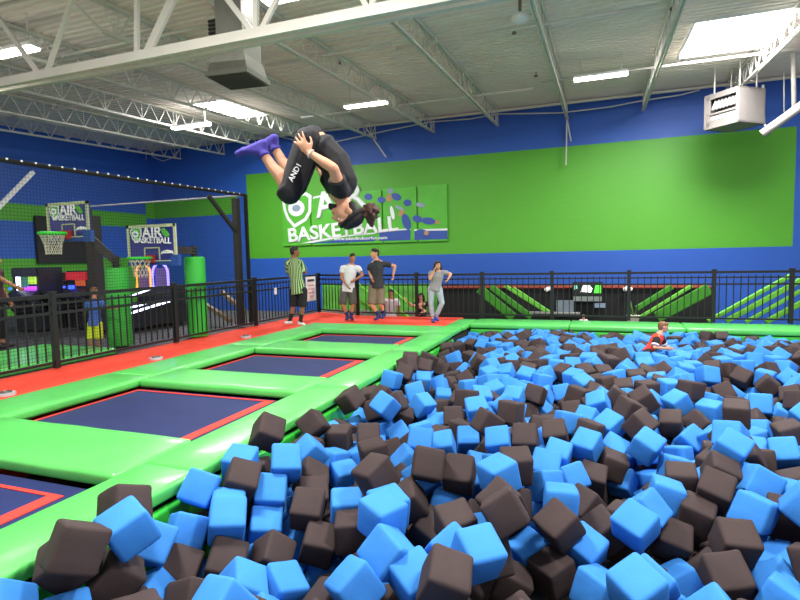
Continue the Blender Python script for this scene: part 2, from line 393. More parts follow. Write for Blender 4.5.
MB().box(hp_(W/2+.02,.34,.5),(W-.2,.02,.62),HR).build('burner_back',mat('heater_inside','#2b2420',rough=.7),t)
for i in range(7):
    MB().tube(hp_(.24+i*.105,.04,.50),hp_(.24+i*.105,.16,.76),.038,.032,seg=12).build('burner_tube',WHITE,t,True)
MB().box(hp_(W/2+.04,.06,.28),(W-.3,.05,.10),HR@Matrix.Rotation(.35,3,'X')).build('louver',WHITE,t)
for (u,v) in ((.15,.2),(W-.15,.2),(.15,D-.15),(W-.15,D-.15)):
    q=hp_(u,v,HH); MB().tube(q,(q.x,q.y,deckz(q.y)-.02),.018).build('hanger_rod',WHITE_STEEL,t)
p1=atd(793,50,14);p2=atd(794,108,14)
pipe('vent_pipe',[p1,p2],.055,'white vertical pipe at the right edge of the photo, beside the heater')
pipe('flue_duct',[atd(762,134,14.0),atd(812,98,13.3),atd(900,32,12.2)],.11,'fat white slanting flue duct at the right edge, below the heater')
pipe('gas_pipe',[atd(763,85,14.6),atd(764,124,14.6),atd(768,128,14.5)],.03,'thin white pipe dropping behind the heater')
pipe('gas_pipe',[atd(784,72,14.6),atd(784,112,14.6)],.015,'thinnest rod between the heater and the right vertical pipe')
# ---------------------------------------------------------------- air diffuser drop
HC=atd(238.5,81,8.5); HX,HY,HZ=HC.x,HC.y,HC.z; t=thing('air_diffuser','grey square air diffuser with dark grille, hanging behind the girder at upper left','vent',(HX,HY,HZ))
DS=mat('galvanised_duct','#85847b',rough=.55,var=.08)
R45=Matrix.Rotation(math.radians(6),3,'Z'); w=.36
def fr_(z0,z1,a0,a1,b):
    lo=[HC+R45@Vector((sx*a0,sy*a0,z0)) for sx,sy in ((-1,-1),(1,-1),(1,1),(-1,1))]; hi=[HC+R45@Vector((sx*a1,sy*a1,z1)) for sx,sy in ((-1,-1),(1,-1),(1,1),(-1,1))]
    A=[b.bm.verts.new(v) for v in lo]; B_=[b.bm.verts.new(v) for v in hi]
    b.bm.faces.new(A[::-1]); b.bm.faces.new(B_)
    for i in range(4): b.bm.faces.new((A[i],A[(i+1)%4],B_[(i+1)%4],B_[i]))
b=MB(); fr_(.0,.07,w,w,b); fr_(.07,.30,w*.92,w*.80,b); b.build('hood',DS,t)
b=MB(); fr_(.30,.62,w*.74,w*.74,b); fr_(.62,deckz(HY)-HZ-.02,w*.62,w*.62,b); b.build('duct',DS,t)
MB().box(HC+Vector((0,0,-.005)),(1.8*w,1.8*w,.02),R45).build('grille',mat('grille_dark','#33322f',rough=.6),t)
b=MB()
for i in range(-5,6): b.box(HC+Vector((0,0,-.02))+R45@Vector((0,i*.056,0)),(1.78*w,.012,.012),R45)
b.build('grille_slat',mat('grille_slat','#4a4944'),t)
FC=atd(222,27,9.6); t=thing('roof_fan_unit','dark louvered unit between the joists above the air diffuser','vent',FC)
MB().box(FC+Vector((0,.22,0)),(.62,.4,.36)).build('body',DS,t)
b=MB()
for i in range(5): b.box(FC+Vector((0,0,-.14+i*.07)),(.58,.04,.03))
b.build('louver',mat('grille_dark','#33322f'),t)
# small round sprinkler heads under the deck
HEAD=mat('sprinkler_rust','#6b5a50',rough=.6)
for i,(px,py) in enumerate(((514,33),(421,47),(340,63),(461,85),(536,76),(114,99),(56,108),(672,9))):
    p=deckline(px,py,.1); p.z=deckz(p.y)-.1; b=MB().sphere(p,.05,2,(1,1,.7)); b.tube(p,p+Vector((0,0,.1)),.015)
    tag(b.build('fire_sprinkler',HEAD,None,True),'small brown sprinkler head on the underside of the roof deck','sprinkler','sprinkler heads')
t=thing('dome_sensor','round white dome under the roof deck, beside the top centre joist','sensor',deckline(520,18,.5))
p=t.location.copy(); MB().sphere(p,.16,3,(1,1,.6)).build('dome',WHITE,t,True); MB().tube(p+Vector((0,0,.05)),Vector((p.x,p.y,deckz(p.y)-.02)),.03).build('stem',HEAD,t)
# ---------------------------------------------------------------- lettering helper
def lettering(txt,loc,size,m,parent,name='lettering',extrude=.004,bold=0.0,shear=0.0,rot=None,align='CENTER',sx=1.0,space=1.0):
    c=bpy.data.curves.new(name,'FONT'); c.body=txt; c.size=size; c.extrude=extrude; c.bevel_depth=bold; c.bevel_resolution=0; c.align_x=align; c.shear=shear; c.space_character=space
    c.materials.append(m); tmp=bpy.data.objects.new(name,c); col.objects.link(tmp); bpy.context.view_layer.update()
    me=bpy.data.meshes.new_from_object(tmp); bpy.data.objects.remove(tmp); o=bpy.data.objects.new(name,me); link(o)
    o.matrix_world=Matrix.Translation(Vector(loc))@(rot or Matrix.Rotation(PI/2,4,'X'))@Matrix.Diagonal((sx,1,1,1))
    if parent is not None:
        root=parent
        while root.parent: root=root.parent
        o.parent=parent; o.location=Vector(loc)-root.location
    return o
PWHITE=mat('print_white','#f2f3f4',rough=.5,var=.01)
PBLUE=mat('print_blue','#3553a8',rough=.5,var=.05)
PGREEN=mat('print_green','#57b933',rough=.5,var=.12,scale=1.2)
PGREY=mat('print_grey','#8fa2b4',rough=.5,var=.1)
PSKIN=mat('print_tan','#b98a5a',rough=.5,var=.1)
def crest(c,s,parent,u=Vector((1,0,0)),v=Vector((0,0,1)),n=Vector((0,-1,0)),name='crest'):
    """shield-like ball-and-hoop emblem: white rim, green inside, white rounded core"""
    def P(a,b,d): return Vector(c)+u*(a*s)+v*(b*s)+n*d
    out=[(-.5,.34),(-.3,.5),(.35,.52),(.5,.42),(.47,-.05),(.30,-.30),(-.12,-.5),(-.36,-.22),(-.46,.05)]
    o=MB().prism([P(a,b,.004) for a,b in out],n*.004).build(name,PWHITE,parent)
    inn=[(a*.80+.0,b*.80+.02) for a,b in out]
    root=parent
    sub(o,MB().prism([P(a,b,.009) for a,b in inn],n*.003),'crest_field',PGREEN,root=root)
    core=[(.28*math.cos(i*PI/7)*1.0-.02,.24*math.sin(i*PI/7)+.08) for i in range(14)]
    sub(o,MB().prism([P(a,b,.013) for a,b in core],n*.003),'crest_core',PWHITE,root=root)
    core2=[(.14*math.cos(i*PI/7)-.02,.10*math.sin(i*PI/7)+.08) for i in range(14)]
    sub(o,MB().prism([P(a,b,.017) for a,b in core2],n*.002),'crest_eye',PGREY,root=root)
    return o
# ---------------------------------------------------------------- banner on the back wall
BY=19.97
t=thing('wall_banner','five-panel green and white AIR BASKETBALL banner hung on the green back wall','banner',(-9,BY,2.1))
xs=[-12.66,-11.25,-9.62,-8.05,-6.60,-5.38]; zt=[4.02,4.1,4.16,4.2,4.22]
for i in range(5):
    o=MB().box(((xs[i]+xs[i+1])/2,BY-.03,(2.08+zt[i])/2),(xs[i+1]-xs[i]-.06,.05,zt[i]-2.08),bevel=.012).build('panel',PGREEN,t)
def bp(px,py,d=.07):
    p=aty(px,py,BY); p.y=BY-d; return p
def decal(name,pts,m,d=.062): return MB().prism([bp(x,y,d) for x,y in pts],(0,-.006,0)).build(name,m,t)
decal('blue_band',[(311,243.5),(345,239),(376,236.5),(376,241),(345,242.6)],PBLUE)
decal('blue_band',[(380,231),(411,229.5),(411,240),(380,241)],PBLUE)
decal('blue_band',[(415,230.5),(448,230),(448,239),(415,240)],PBLUE)
decal('white_swoosh',[(300,243.8),(312,241),(345,235.5),(376,232.5),(376,233.8),(345,237),(315,242.5)],PWHITE,.068)
decal('white_swoosh',[(380,230.5),(411,228.5),(411,229.8),(380,232)],PWHITE,.068)
decal('white_swoosh',[(415,229.5),(448,228.5),(448,230.5),(415,231)],PWHITE,.068)
decal('white_stripe',[(314,197),(345,190),(345,191.6),(314,199)],PWHITE,.068)
crest(bp(298,211,.07),1.42,t)
def tilt(a): return Matrix.Rotation(PI/2,4,'X')@Matrix.Rotation(a,4,'Z')
p=bp(318,218,.075); lettering('AIR',(p.x,p.y,p.z),1.40,PWHITE,t,bold=.035,rot=tilt(.17),align='LEFT',sx=1.06)
p=bp(289,242.3,.075); lettering('BASKETBALL',(p.x,p.y,p.z),.80,PWHITE,t,bold=.026,rot=tilt(.065),align='LEFT',sx=1.10)
p=bp(335,240.5,.080); lettering('www.islandindoorfun.com',(p.x,p.y,p.z),.17,PWHITE,t,bold=.004,rot=tilt(-.005),align='LEFT',sx=1.3)
# player figures printed on the banner (flat shapes)
def blob(px,py,rx,ry,m,d,nm='printed_player',a=0):
    pts=[]
    for i in range(14):
        q=i*2*PI/14; x=rx*math.cos(q);y=ry*math.sin(q); pts.append((px+x*math.cos(a)-y*math.sin(a),py+x*math.sin(a)+y*math.cos(a)))
    return decal(nm,pts,m,d)
for a in ((382,200,4,3,PBLUE,.064,0),(369,197,4,3.4,PBLUE,.064,0),(390,198,3,4,PSKIN,.066,.3),(397,197,5,3.5,PBLUE,.068,.4),(391,191,3.2,2.6,PGREY,.064,0),(408,203,4,3.5,PBLUE,.066,0),(400,208,5,1.6,PGREY,.070,.4),(393,213,2,7,PWHITE,.072,-.2),(402,213,2.4,4,PSKIN,.064,.5),(407,222,4,8.5,PBLUE,.070,-.3),(418,219,5,3.5,PBLUE,.066,.3),(429,221,7,3.5,PBLUE,.068,.1),(437,222,3,2,PSKIN,.066,.3),(421,205,5,2.4,PGREY,.064,.2),(423,233.5,7,4.2,PBLUE,.074,.2),(427,233,2.4,2.4,PSKIN,.078,0)):
    blob(a[0],a[1],a[2],a[3],a[4],a[5],a=a[6])
# ---------------------------------------------------------------- netted basketball court on the left
NX=-7.68
NET=bpy.data.materials.new('black_netting'); NET.use_nodes=True
nt=NET.node_tree; L=nt.links; b=nt.nodes['Principled BSDF']; b.inputs['Base Color'].default_value=(.012,.012,.013,1); b.inputs['Roughness'].default_value=.8
g=nt.nodes.new('ShaderNodeNewGeometry'); sp=nt.nodes.new('ShaderNodeSeparateXYZ'); L.new(g.outputs['Position'],sp.inputs[0])
def _m(op,a,c=None):
    n=nt.nodes.new('ShaderNodeMath'); n.operation=op
    for i,v in enumerate((a,c)):
        if v is None: continue
        if isinstance(v,(int,float)): n.inputs[i].default_value=v
        else: L.new(v,n.inputs[i])
    return n.outputs[0]
ya=_m('ADD',sp.outputs[1],sp.outputs[0])
l1=_m('LESS_THAN',_m('FRACT',_m('MULTIPLY',ya,20.0)),.085); l2=_m('LESS_THAN',_m('FRACT',_m('MULTIPLY',sp.outputs[2],20.0)),.085)
L.new(_m('MAXIMUM',l1,l2),b.inputs['Alpha'])
t=thing('court_net','tall black net with rope edge enclosing the basketball trampoline court','net',(NX,7.4,0))
cz=lambda y:2.95+.01*(y-5)
MB().poly([(NX,4.2,0),(NX,10.6,0),(NX,10.6,cz(10.6)),(NX,4.2,cz(4.2))]).build('netting',NET,t)
MB().path([(NX,4.2,cz(4.2)),(NX,7.5,cz(7.5)-.02),(NX,10.6,cz(10.6))],.032).build('top_rope',BLACK_D,t)
MB().path([(NX,10.6,cz(10.6)),(-13.5,10.6,cz(10.6))],.02).build('top_rope',GREY_STEEL,t)
MB().path([(NX,10.6,0),(NX,10.6,cz(10.6))],.045).build('edge_rope',BLACK_D,t)
tie=None
for i in range(30):
    y=4.4+i*.205
    if tie is None: tie=MB().sphere((NX+.028,y,cz(y)+.012),.018,1).build('rope_tie',WHITE,t); y00=y
    else:
        o=tie.copy(); o.location=(0,y-y00,cz(y)-cz(y00)); link(o,t)
PB=mat('post_brown','#2a2521',rough=.6)
t=thing('net_post','tall dark post with a diagonal brace at the corner of the court net','post',(NX-.14,10.45,0))
MB().box((NX-.14,10.42,1.46),(.13,.13,2.92)).build('pole',PB,t)
MB().beam((NX-.14,9.5,2.9),(NX-.14,10.4,2.15),.07).build('brace',PB,t)
o=MB().beam(atx(33,172,NX-.05),atx(-6,212,NX-.05),.05).build('net_brace',GREY_STEEL); tag(o,'pale diagonal strut under the net rope at the left edge','strut')
def green_post(c,h,label):
    t=thing('padded_post',label,'post',(c[0],c[1],0),'green padded posts'); x,y=c
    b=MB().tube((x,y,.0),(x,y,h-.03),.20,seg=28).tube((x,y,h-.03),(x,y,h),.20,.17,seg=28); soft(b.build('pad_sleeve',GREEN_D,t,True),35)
    MB().tube((x,y,h-.02),(x,y,h+.22),.055,seg=12).build('steel_post',PB,t)
    s=MB()
    for k in range(3): s.torus((x,y,h+.05+k*.06),.07,.012,n=16,k=6)
    s.build('spring_collar',BLACK,t,True)
p1=atd(121.5,352,10.0); p2=atd(198.5,338,11.0)
green_post((p1.x,p1.y),1.42,'green padded post behind the railing, nearer the left edge, below the first hoop')
green_post((p2.x,p2.y),1.60,'green padded post behind the railing, nearer the net corner, beside the second hoop')
BB=mat('backboard_blue','#2a2f86',rough=.35,var=.06); FR=mat('backboard_frame','#b9c39a',rough=.5,var=.05); RIM=mat('rim_green','#35d63c',rough=.4,var=.03); RB=mat('rim_bracket_red','#b5231b',rough=.5)
NETW=mat('hoop_net_white','#c9c6b4',rough=.8)
def hoop(c,w,h,post,ph,label):
    c=Vector(c); t=thing('basketball_hoop',label,'basketball hoop',(c.x,c.y,c.z-h/2),'basketball hoops')
    MB().box(c,(w,.03,h)).build('backboard',BB,t)
    f=MB(); fw=.055
    f.box(c+Vector((0,-.02,h/2-fw/2)),(w,.03,fw)).box(c+Vector((0,-.02,-h/2+fw/2)),(w,.03,fw)).box(c+Vector((-w/2+fw/2,-.02,0)),(fw,.03,h)).box(c+Vector((w/2-fw/2,-.02,0)),(fw,.03,h))
    f.build('border',FR,t)
    f=MB(); bw=.30*w; bh=.32*h; z0=-h/2+.06
    f.box(c+Vector((-bw/2,-.02,z0+bh/2)),(.022,.02,bh)).box(c+Vector((bw/2,-.02,z0+bh/2)),(.022,.02,bh)).box(c+Vector((0,-.02,z0+bh)),(bw,.02,.022)).build('target_square',FR,t)
    MB().box(c+Vector((w/2-.02,-.03,-h/2+.05)),(.17,.08,.2)).box(c+Vector((0,-.012,-h/2+.0)),(w,.06,.07)).build('corner_pad',mat('pad_blue','#1f4a93',rough=.6),t)
    crest(c+Vector((-.31*w,-.02,.24*h)),.22*w*1.1,t)
    lettering('AIR',c+Vector((.02*w,-.025,.17*h)),.24*w,PWHITE,t,bold=.006,sx=1.1)
    lettering('BASKETBALL',c+Vector((.02*w,-.025,.02*h)),.135*w,PWHITE,t,bold=.004,rot=tilt(-.04),sx=.98)
    MB().prism([c+Vector((w*a,-.022,h*bb)) for a,bb in ((.2,.36),(.27,.40),(.34,.30),(.38,.2),(.30,.16),(.24,.24))],(0,-.006,0)).build('printed_player',PGREEN,t)
    MB().prism([c+Vector((w*a,-.022,h*bb)) for a,bb in ((.18,-.28),(.2,-.2),(.3,-.16),(.42,-.19),(.44,-.28),(.4,-.25),(.22,-.25))],(0,-.006,0)).build('sponsor_mark',PWHITE,t)
    rz=-h/2+.10; R=.20; rc=c+Vector((0,-.13-R,rz))
    MB().torus(rc,R,.026,n=32).build('rim',RIM,t,True)
    MB().box(c+Vector((0,-.07,rz-.02)),(.14,.14,.15)).build('rim_bracket',RB,t)
    nb=MB(); n=12
    for k in range(n):
        for sgn in (1,-1):
            pts=[]
            for q in range(5):
                a=2*PI*(k+sgn*q*.5)/n; rr=[.195,.16,.135,.12,.115][q]; pts.append(rc+Vector((rr*math.cos(a),rr*math.sin(a),-.02-.085*q)))
            nb.path(pts,.007,4)
    nb.build('net',NETW,t)
    q=Vector((post.x,post.y,ph+.12)); s=c+Vector((.12*w,.03,-.12*h))
    MB().beam(s,q,.10,.14).build('support_arm',PB,t); MB().box(c+Vector((.3*w,.1,.05)),(.10,.16,.5*h)).build('bracket',PB,t)
bc=atd(69,221,9.6); hoop(bc,1.02,.66,p1,1.42,'upper left basketball hoop with green rim and AIR BASKETBALL backboard')
bc=atd(152.5,244,10.4); hoop(bc,1.20,.74,p2,1.60,'lower right basketball hoop with green rim and AIR BASKETBALL backboard, between the green posts')
# court floor pads, dark wall pieces
struct(MB().box((-12.3,8,-.55),(9.2,12,1.02)),'floor_court',mat('court_mat','#23262e',rough=.7))
pad(-9.5,-7.74,3.6,6.9,'green court pad on the floor behind the left railing','green court pads',z=.07)
for a in (0,):
    o=MB().box((-19.5,15.3,2.45),(.12,2.3,1.75)).build('dark_panel',mat('panel_dark','#1e1b1e',rough=.7)); tag(o,'tall dark wall panel behind the left backboard','panel')
a=atd(97,290,12.5); o=MB().box((a.x,a.y,1.3),(.24,.24,2.6)).build('dark_column',PB); tag(o,'thick dark brown column behind the first green post','column')
# arcade games beyond the court
ARC=mat('arcade_body','#1b1d2c',rough=.4,var=.2); MAG=mat('glow_magenta','#9a3cff',emit=2.2); GV=mat('glow_violet','#6b5cff',emit=3.0,ecol='#7a6cff'); GW=mat('glow_white','#ffffff',emit=4,ecol='#d8dcff'); GO=mat('glow_amber','#ff9c4a',emit=1.4); GB=mat('glow_blue','#2d4dff',emit=2.5); GG=mat('glow_lime','#a9d84a',emit=.8)
def lane_game(px,d,glow,label,w=.42):
    c=atd(px,318,d); x,y=c.x,c.y; t=thing('arcade_lane_game',label,'arcade game',(x,y,0),'arcade lane games')
    MB().box((x,y+.5,.45),(w,.6,.9)).box((x,y-.5,.3),(w,1.5,.5)).build('cabinet',ARC,t)
    b=MB(); n=12
    pts=[(x-w*.42,y+.15,.9)]+[(x+w*.42*math.cos(PI-PI*i/n),y+.15,1.25+w*.42*math.sin(PI-PI*i/n)) for i in range(n+1)]+[(x+w*.42,y+.15,.9)]
    b.path(pts,.028,6); b.build('light_arch',glow,t)
    MB().box((x,y+.22,1.1),(w*.75,.04,.55)).build('target_panel',mat('target_panel','#5a4a78',emit=.3),t)
    MB().beam((x-w*.5,y+.1,.86),(x-w*.5,y-1.2,.60),.03).build('rail_light',GW,t); 
    return t
lane_game(158,13.0,GV,'arcade lane game with glowing violet arch, right of its pair, seen between the green posts',.55)
lane_game(141,13.2,GO,'arcade lane game with amber lit frame, left of its pair, seen between the green posts',.52)
for i,(a,c_) in enumerate(((( 131,307.2),(146,303.2)),((131,313),(170,301)))):
    o=MB().beam(atd(*a,11.6),atd(*c_,11.9),.045).build('light_strip',GW); tag(o,'white glowing light strip on the lane edge, '+('upper and shorter' if i==0 else 'lower and longer'),'light','lane light strips')
    s=atd((a[0]+c_[0])/2,(a[1]+c_[1])/2,11.75); 
    o['category']='light'
def cabinet(px,d,w,h,body,screens,label,marq=None):
    c=atd(px,340,d); x,y=c.x,c.y; t=thing('arcade_cabinet',label,'arcade game',(x,y,0),'arcade cabinets')
    MB().box((x,y+.3,h/2),(w,.6,h)).prism([(x-w/2,y,.35),(x+w/2,y,.35),(x+w/2,y-.3,.75),(x-w/2,y-.3,.75)],(0,.3,.2)).build('cabinet_body',body,t)
    for (dx,dz,sw,sh,m) in screens: MB().box((x+dx,y-.02,dz),(sw,.04,sh),bevel=.01).build('screen',m,t)
    MB().box((x,y-.03,h-.12),(w*.9,.05,.18)).build('marquee',marq or ARC,t)
    b=MB()
    for k in (-.1,.1): b.sphere((x+k*w*2,y-.25,.98),.03,2)
    b.build('button',GB,t,True)
cabinet(30,12.6,.85,1.45,ARC,((-.22,1.05,.12,.6,GW),(.0,1.15,.2,.35,mat('screen_teal','#3d7a6e',emit=.5)),(.26,1.2,.24,.26,GG),(.16,.88,.4,.28,MAG)),'arcade cabinet with white, lime and magenta lit screens, behind the railing at left',mat('marquee_dark','#2a2a40',emit=.1))
cabinet(82,12.8,.7,1.35,ARC,((-.2,.9,.18,.22,GB),(.1,1.12,.3,.25,mat('screen_orange','#c2542a',emit=.4))),'dark arcade cabinet with a blue lit panel beside the boy in yellow shorts',mat('marquee_red','#b01f2e',emit=.5))
cabinet(58,13.6,1.1,1.3,mat('cabinet_maroon','#3a1620',rough=.6),((0,.95,.8,.35,mat('screen_dim','#2a2530',emit=.05)),),'dark maroon arcade cabinet between the two lit ones',mat('marquee_maroon','#5a1f2c',rough=.5))
p=atd(46,291,13.2); o=MB().prism([p+Vector((a,0,b_)) for a,b_ in ((-.13,.06),(.13,.06),(.09,-.06),(-.09,-.06))],(0,.1,0)).build('lit_sign',mat('sign_lit','#fff2e0',emit=3)); tag(o,'small white lit trapezoid lamp above the arcade cabinets at left','light')
for i,(px,py) in enumerate(((28,337),(83,345))):
    p=atd(px,py,12.2); t=thing('coin_panel','small blue lit coin panel low on the arcade games, '+('left one' if i==0 else 'right one beside the yellow shorts'),'panel',p,'coin panels')
    MB().box(p,(.16,.05,.10),bevel=.01).build('plate',mat('panel_blue','#1040a0',emit=.5),t); MB().box(p+Vector((.02,-.03,0)),(.06,.01,.04)).build('lamp',GW,t)
# warm slanted bars behind the railing near the net corner
for i,(a,c_) in enumerate((((206,305),(231,321)),((222,292),(245,312)))):
    o=MB().beam(atd(*a,13.2),atd(*c_,12.6),.09).build('slanted_bar',mat('bar_tan','#7d6a4e',rough=.6)); tag(o,'tan slanted bar behind the railing below the net corner, '+('lower left of two' if i==0 else 'upper right of two'),'bar','slanted bars')
# ---------------------------------------------------------------- behind the back railing
FY=17.2
def fy(px,py,Y=FY): return aty(px,py,Y)
a=fy(438,288); c_=fy(713,286)
FB=mat('front_black','#0e0f10',rough=.8,var=.2)
o=MB().box(((a.x+c_.x)/2,FY+.8,-.3),(c_.x-a.x,1.5,1.5)).build('far_platform',FB); tag(o,kind='structure')
o=MB().box(((a.x+c_.x)/2,FY+.75,.47),(c_.x-a.x+.02,1.55,.03)).build('floor_far_carpet',mat('far_red','#8a3226',rough=.8)); tag(o,kind='structure')
BAR=mat('bar_green','#3c8f1c',rough=.5,var=.12); BAR_L=mat('bar_lime','#6fc43e',rough=.5,var=.1)
def bar(a,c_,w,m,Y,label,group):
    p=fy(*a,Y);q=fy(*c_,Y); q.y+=.15; p.y+=.15 
    o=MB().beam(p,q,.10,w,bevel=min(.02,w*.2),up=Vector((0,-1,0)).cross((q-p).normalized())).build('padded_bar',m); return tag(o,label,'padded bar',group)
lt=[((478,289),(513,318),.26,BAR),((490,287),(531,318),.17,BAR),((504,286),(546,312),.10,BAR_L),((513,288),(549,312),.05,BAR_L)]
for i,r in enumerate(lt): bar(*r,15.6,'green padded bar slanting down rightward behind the railing, '+['leftmost and widest','second from the left','third from the left','thin rightmost one'][i]+' of four','left slanting bars')
rt=[((637,309),(673,287),.14,BAR),((640,318),(693,286),.09,BAR_L),((657,318),(711,289),.30,BAR)]
for i,r in enumerate(rt): bar(*r,15.6,'green padded bar slanting up rightward before the dark platform, '+['uppermost','middle thin','widest lowest'][i]+' of three','middle slanting bars')
rr=[((709,322),(796,274),.10,BAR_L),((727,322),(803,280.5),.13,BAR_L),((747,323),(803,291),.09,BAR_L),((767,323),(806,302),.13,BAR_L)]
for i,r in enumerate(rr): bar(*r,15.0,'lime padded bar slanting up rightward before the blue wall, '+['uppermost','second from the top','third from the top','lowest'][i]+' of four','right slanting bars')
lm=[((386,286),(404,303),.07,BAR_L),((356,299),(378,316),.12,BAR_L),((384,302),(408,320),.13,BAR_L),((356,284),(372,298),.05,BAR_L)]
for i,r in enumerate(lm): bar(*r,14.6,'lime padded bar behind the railing near the black shirt man, '+['upper right','left and lower','right and lowest','thin upper left'][i],'near slanting bars')
# low green wall and clutter between the posts
a=fy(322,300,18.6); c_=fy(438,300,18.6)
o=MB().box(((a.x+c_.x)/2,18.7,.0),(c_.x-a.x,.12,1.05)).build('green_low_wall',mat('low_wall_green','#5aa83a',rough=.6,var=.3,scale=2)); tag(o,'low lime green wall panel behind the standing people','panel')
a=fy(322,330,17.9); o=MB().box(((a.x+c_.x)/2,17.9,-.75),(c_.x-a.x,.5,.7)).build('grey_bench',mat('bench_grey','#6f6b60',rough=.7,var=.4,scale=3)); tag(o,'long grey bench along the low green wall','bench')
# wall monitor
p=fy(587.5,292,FY-.12); t=thing('monitor','small wall monitor with white and green picture on the dark platform front','monitor',p)
MB().box(p,(.86,.06,.60)).build('casing',BLACK,t)
q=p+Vector((0,-.035,.09)); MB().box(q,(.80,.01,.36)).build('screen',mat('screen_black','#101810',emit=.05),t)
MB().prism([q+Vector((a,-.008,b_)) for a,b_ in ((-.2,-.08),(-.12,.12),(.02,.16),(.14,.02),(.1,-.1))],(0,-.004,0)).build('picture_patch',mat('screen_white','#ffffff',emit=.9),t)
MB().prism([q+Vector((a,-.012,b_)) for a,b_ in ((.18,-.12),(.22,.12),(.38,.16),(.38,-.12))],(0,-.004,0)).build('picture_patch',mat('screen_green','#4ad13a',emit=.8),t)
MB().prism([q+Vector((a,-.010,b_)) for a,b_ in ((-.38,-.02),(-.38,.15),(-.3,.16),(-.28,.02))],(0,-.004,0)).build('picture_patch',mat('screen_teal2','#6fb5a0',emit=.6),t)
MB().box(p+Vector((0,-.035,-.2)),(.8,.01,.14)).build('caption_strip',mat('screen_grey','#7f8784',rough=.5),t)
o=MB().box(fy(565,306,FY-.2),(.5,.1,.34)).build('equipment_box',mat('box_grey','#6f7b85',rough=.6)); tag(o,'grey equipment box low on the dark platform front, left of the monitor','box')
o=MB().box(fy(600,305.5,FY-.2),(.3,.1,.12)).build('equipment_box',mat('box_blue','#7f8fa5',rough=.6)); tag(o,'small pale blue box below the monitor','box')
a=fy(528,312.5,FY-.3); c_=fy(580,312.5,FY-.3)
o=MB().box(((a.x+c_.x)/2,FY-.3,a.z),(c_.x-a.x,.2,.05)).build('ledge',mat('ledge_grey','#8c8a86',rough=.6)); tag(o,'thin pale ledge on the dark platform front','shelf')
for i,(px,py) in enumerate(((628,289),(549,289.5))):
    p=fy(px,py,FY-.12); t=thing('flood_lamp','small white twin lamp on the dark platform front, '+('right of the monitor' if i==0 else 'left of the monitor'),'lamp',p,'flood lamps')
    MB().sphere(p+Vector((-.07,0,0)),.07,2).sphere(p+Vector((.07,0,0)),.06,2).build('lamp_head',mat('lamp_weak_glow','#e8e4da',rough=.4,emit=.3),t,True); MB().box(p+Vector((0,.05,.05)),(.1,.08,.06)).build('mount',WHITE,t)  # lamp heads carry a weak emission
p=fy(633,316,15.2); t=thing('plant_tub','small pale tub with green leaves at the foot of the slanting bars','plant',p)
MB().tube(p+Vector((0,0,-.16)),p+Vector((0,0,.02)),.13,.17,seg=16).build('tub',mat('tub_white','#d8d2c2',rough=.6),t)
b=MB()
for i in range(14):
    a=random.uniform(0,2*PI); b.beam(p+Vector((0,0,.0)),p+Vector((.16*math.cos(a),.16*math.sin(a),random.uniform(.15,.42))),.035,.008)
b.build('leaves',mat('leaf_green','#3d6b1f',rough=.6),t)
b=None
# notice hanging on the corner railing
ya_=atx(306,290,-7.37).y; yb_=atx(315.5,290,-7.37).y; yc=(ya_+yb_)/2; wz=yb_-ya_
t=thing('notice_board','white rules notice hung on the railing behind the striped shirt person','sign',(-7.37,yc,.38))
MB().box((-7.37,yc,.70),(.015,wz,.66)).build('board',WHITE,t)
MB().box((-7.36,yc,.93),(.012,wz*.7,.06)).build('heading_block',mat('ink_dark','#33333a'),t)
for k,(w_,cc) in enumerate(((.55,'#d9a3a3'),(.62,'#dfb0b0'),(.58,'#d29c9f'),(.4,'#dfb0b0'))):
    MB().box((-7.36,yc,.80-k*.1),(.012,wz*w_,.045)).build('text_block',mat('ink_pink%d'%k,cc),t)
p=atx(275.5,291,-7.39); o=MB().box(p,(.012,.10,.16)).build('small_tag',WHITE); tag(o,'small white tag on the left railing beside the striped shirt person','sign')
# ---------------------------------------------------------------- people
def _unit_sphere():
    b=bmesh.new(); bmesh.ops.create_icosphere(b,subdivisions=2,radius=1.0); p=[v.co.copy() for v in b.verts]; b.free(); return p
US=_unit_sphere()
def EL(c,r,ax=None):
    """points of an ellipsoid; r = number or (x,y,z) radii in the frame ax"""
    c=Vector(c)
    if isinstance(r,(int,float)): return [c+u*r for u in US]
    ax=ax or (Vector((1,0,0)),Vector((0,1,0)),Vector((0,0,1)))
    return [c+ax[0]*(u.x*r[0])+ax[1]*(u.y*r[1])+ax[2]*(u.z*r[2]) for u in US]
def RG(c,axis,r,r2=None,side=None,n=18):
    axis=Vector(axis).normalized(); c=Vector(c)
    a=(side - axis*side.dot(axis)).normalized() if side is not None else axis.orthogonal().normalized()
    b=axis.cross(a); r2=r2 or r
    return [c+a*(r*math.cos(2*PI*k/n))+b*(r2*math.sin(2*PI*k/n)) for k in range(n)]
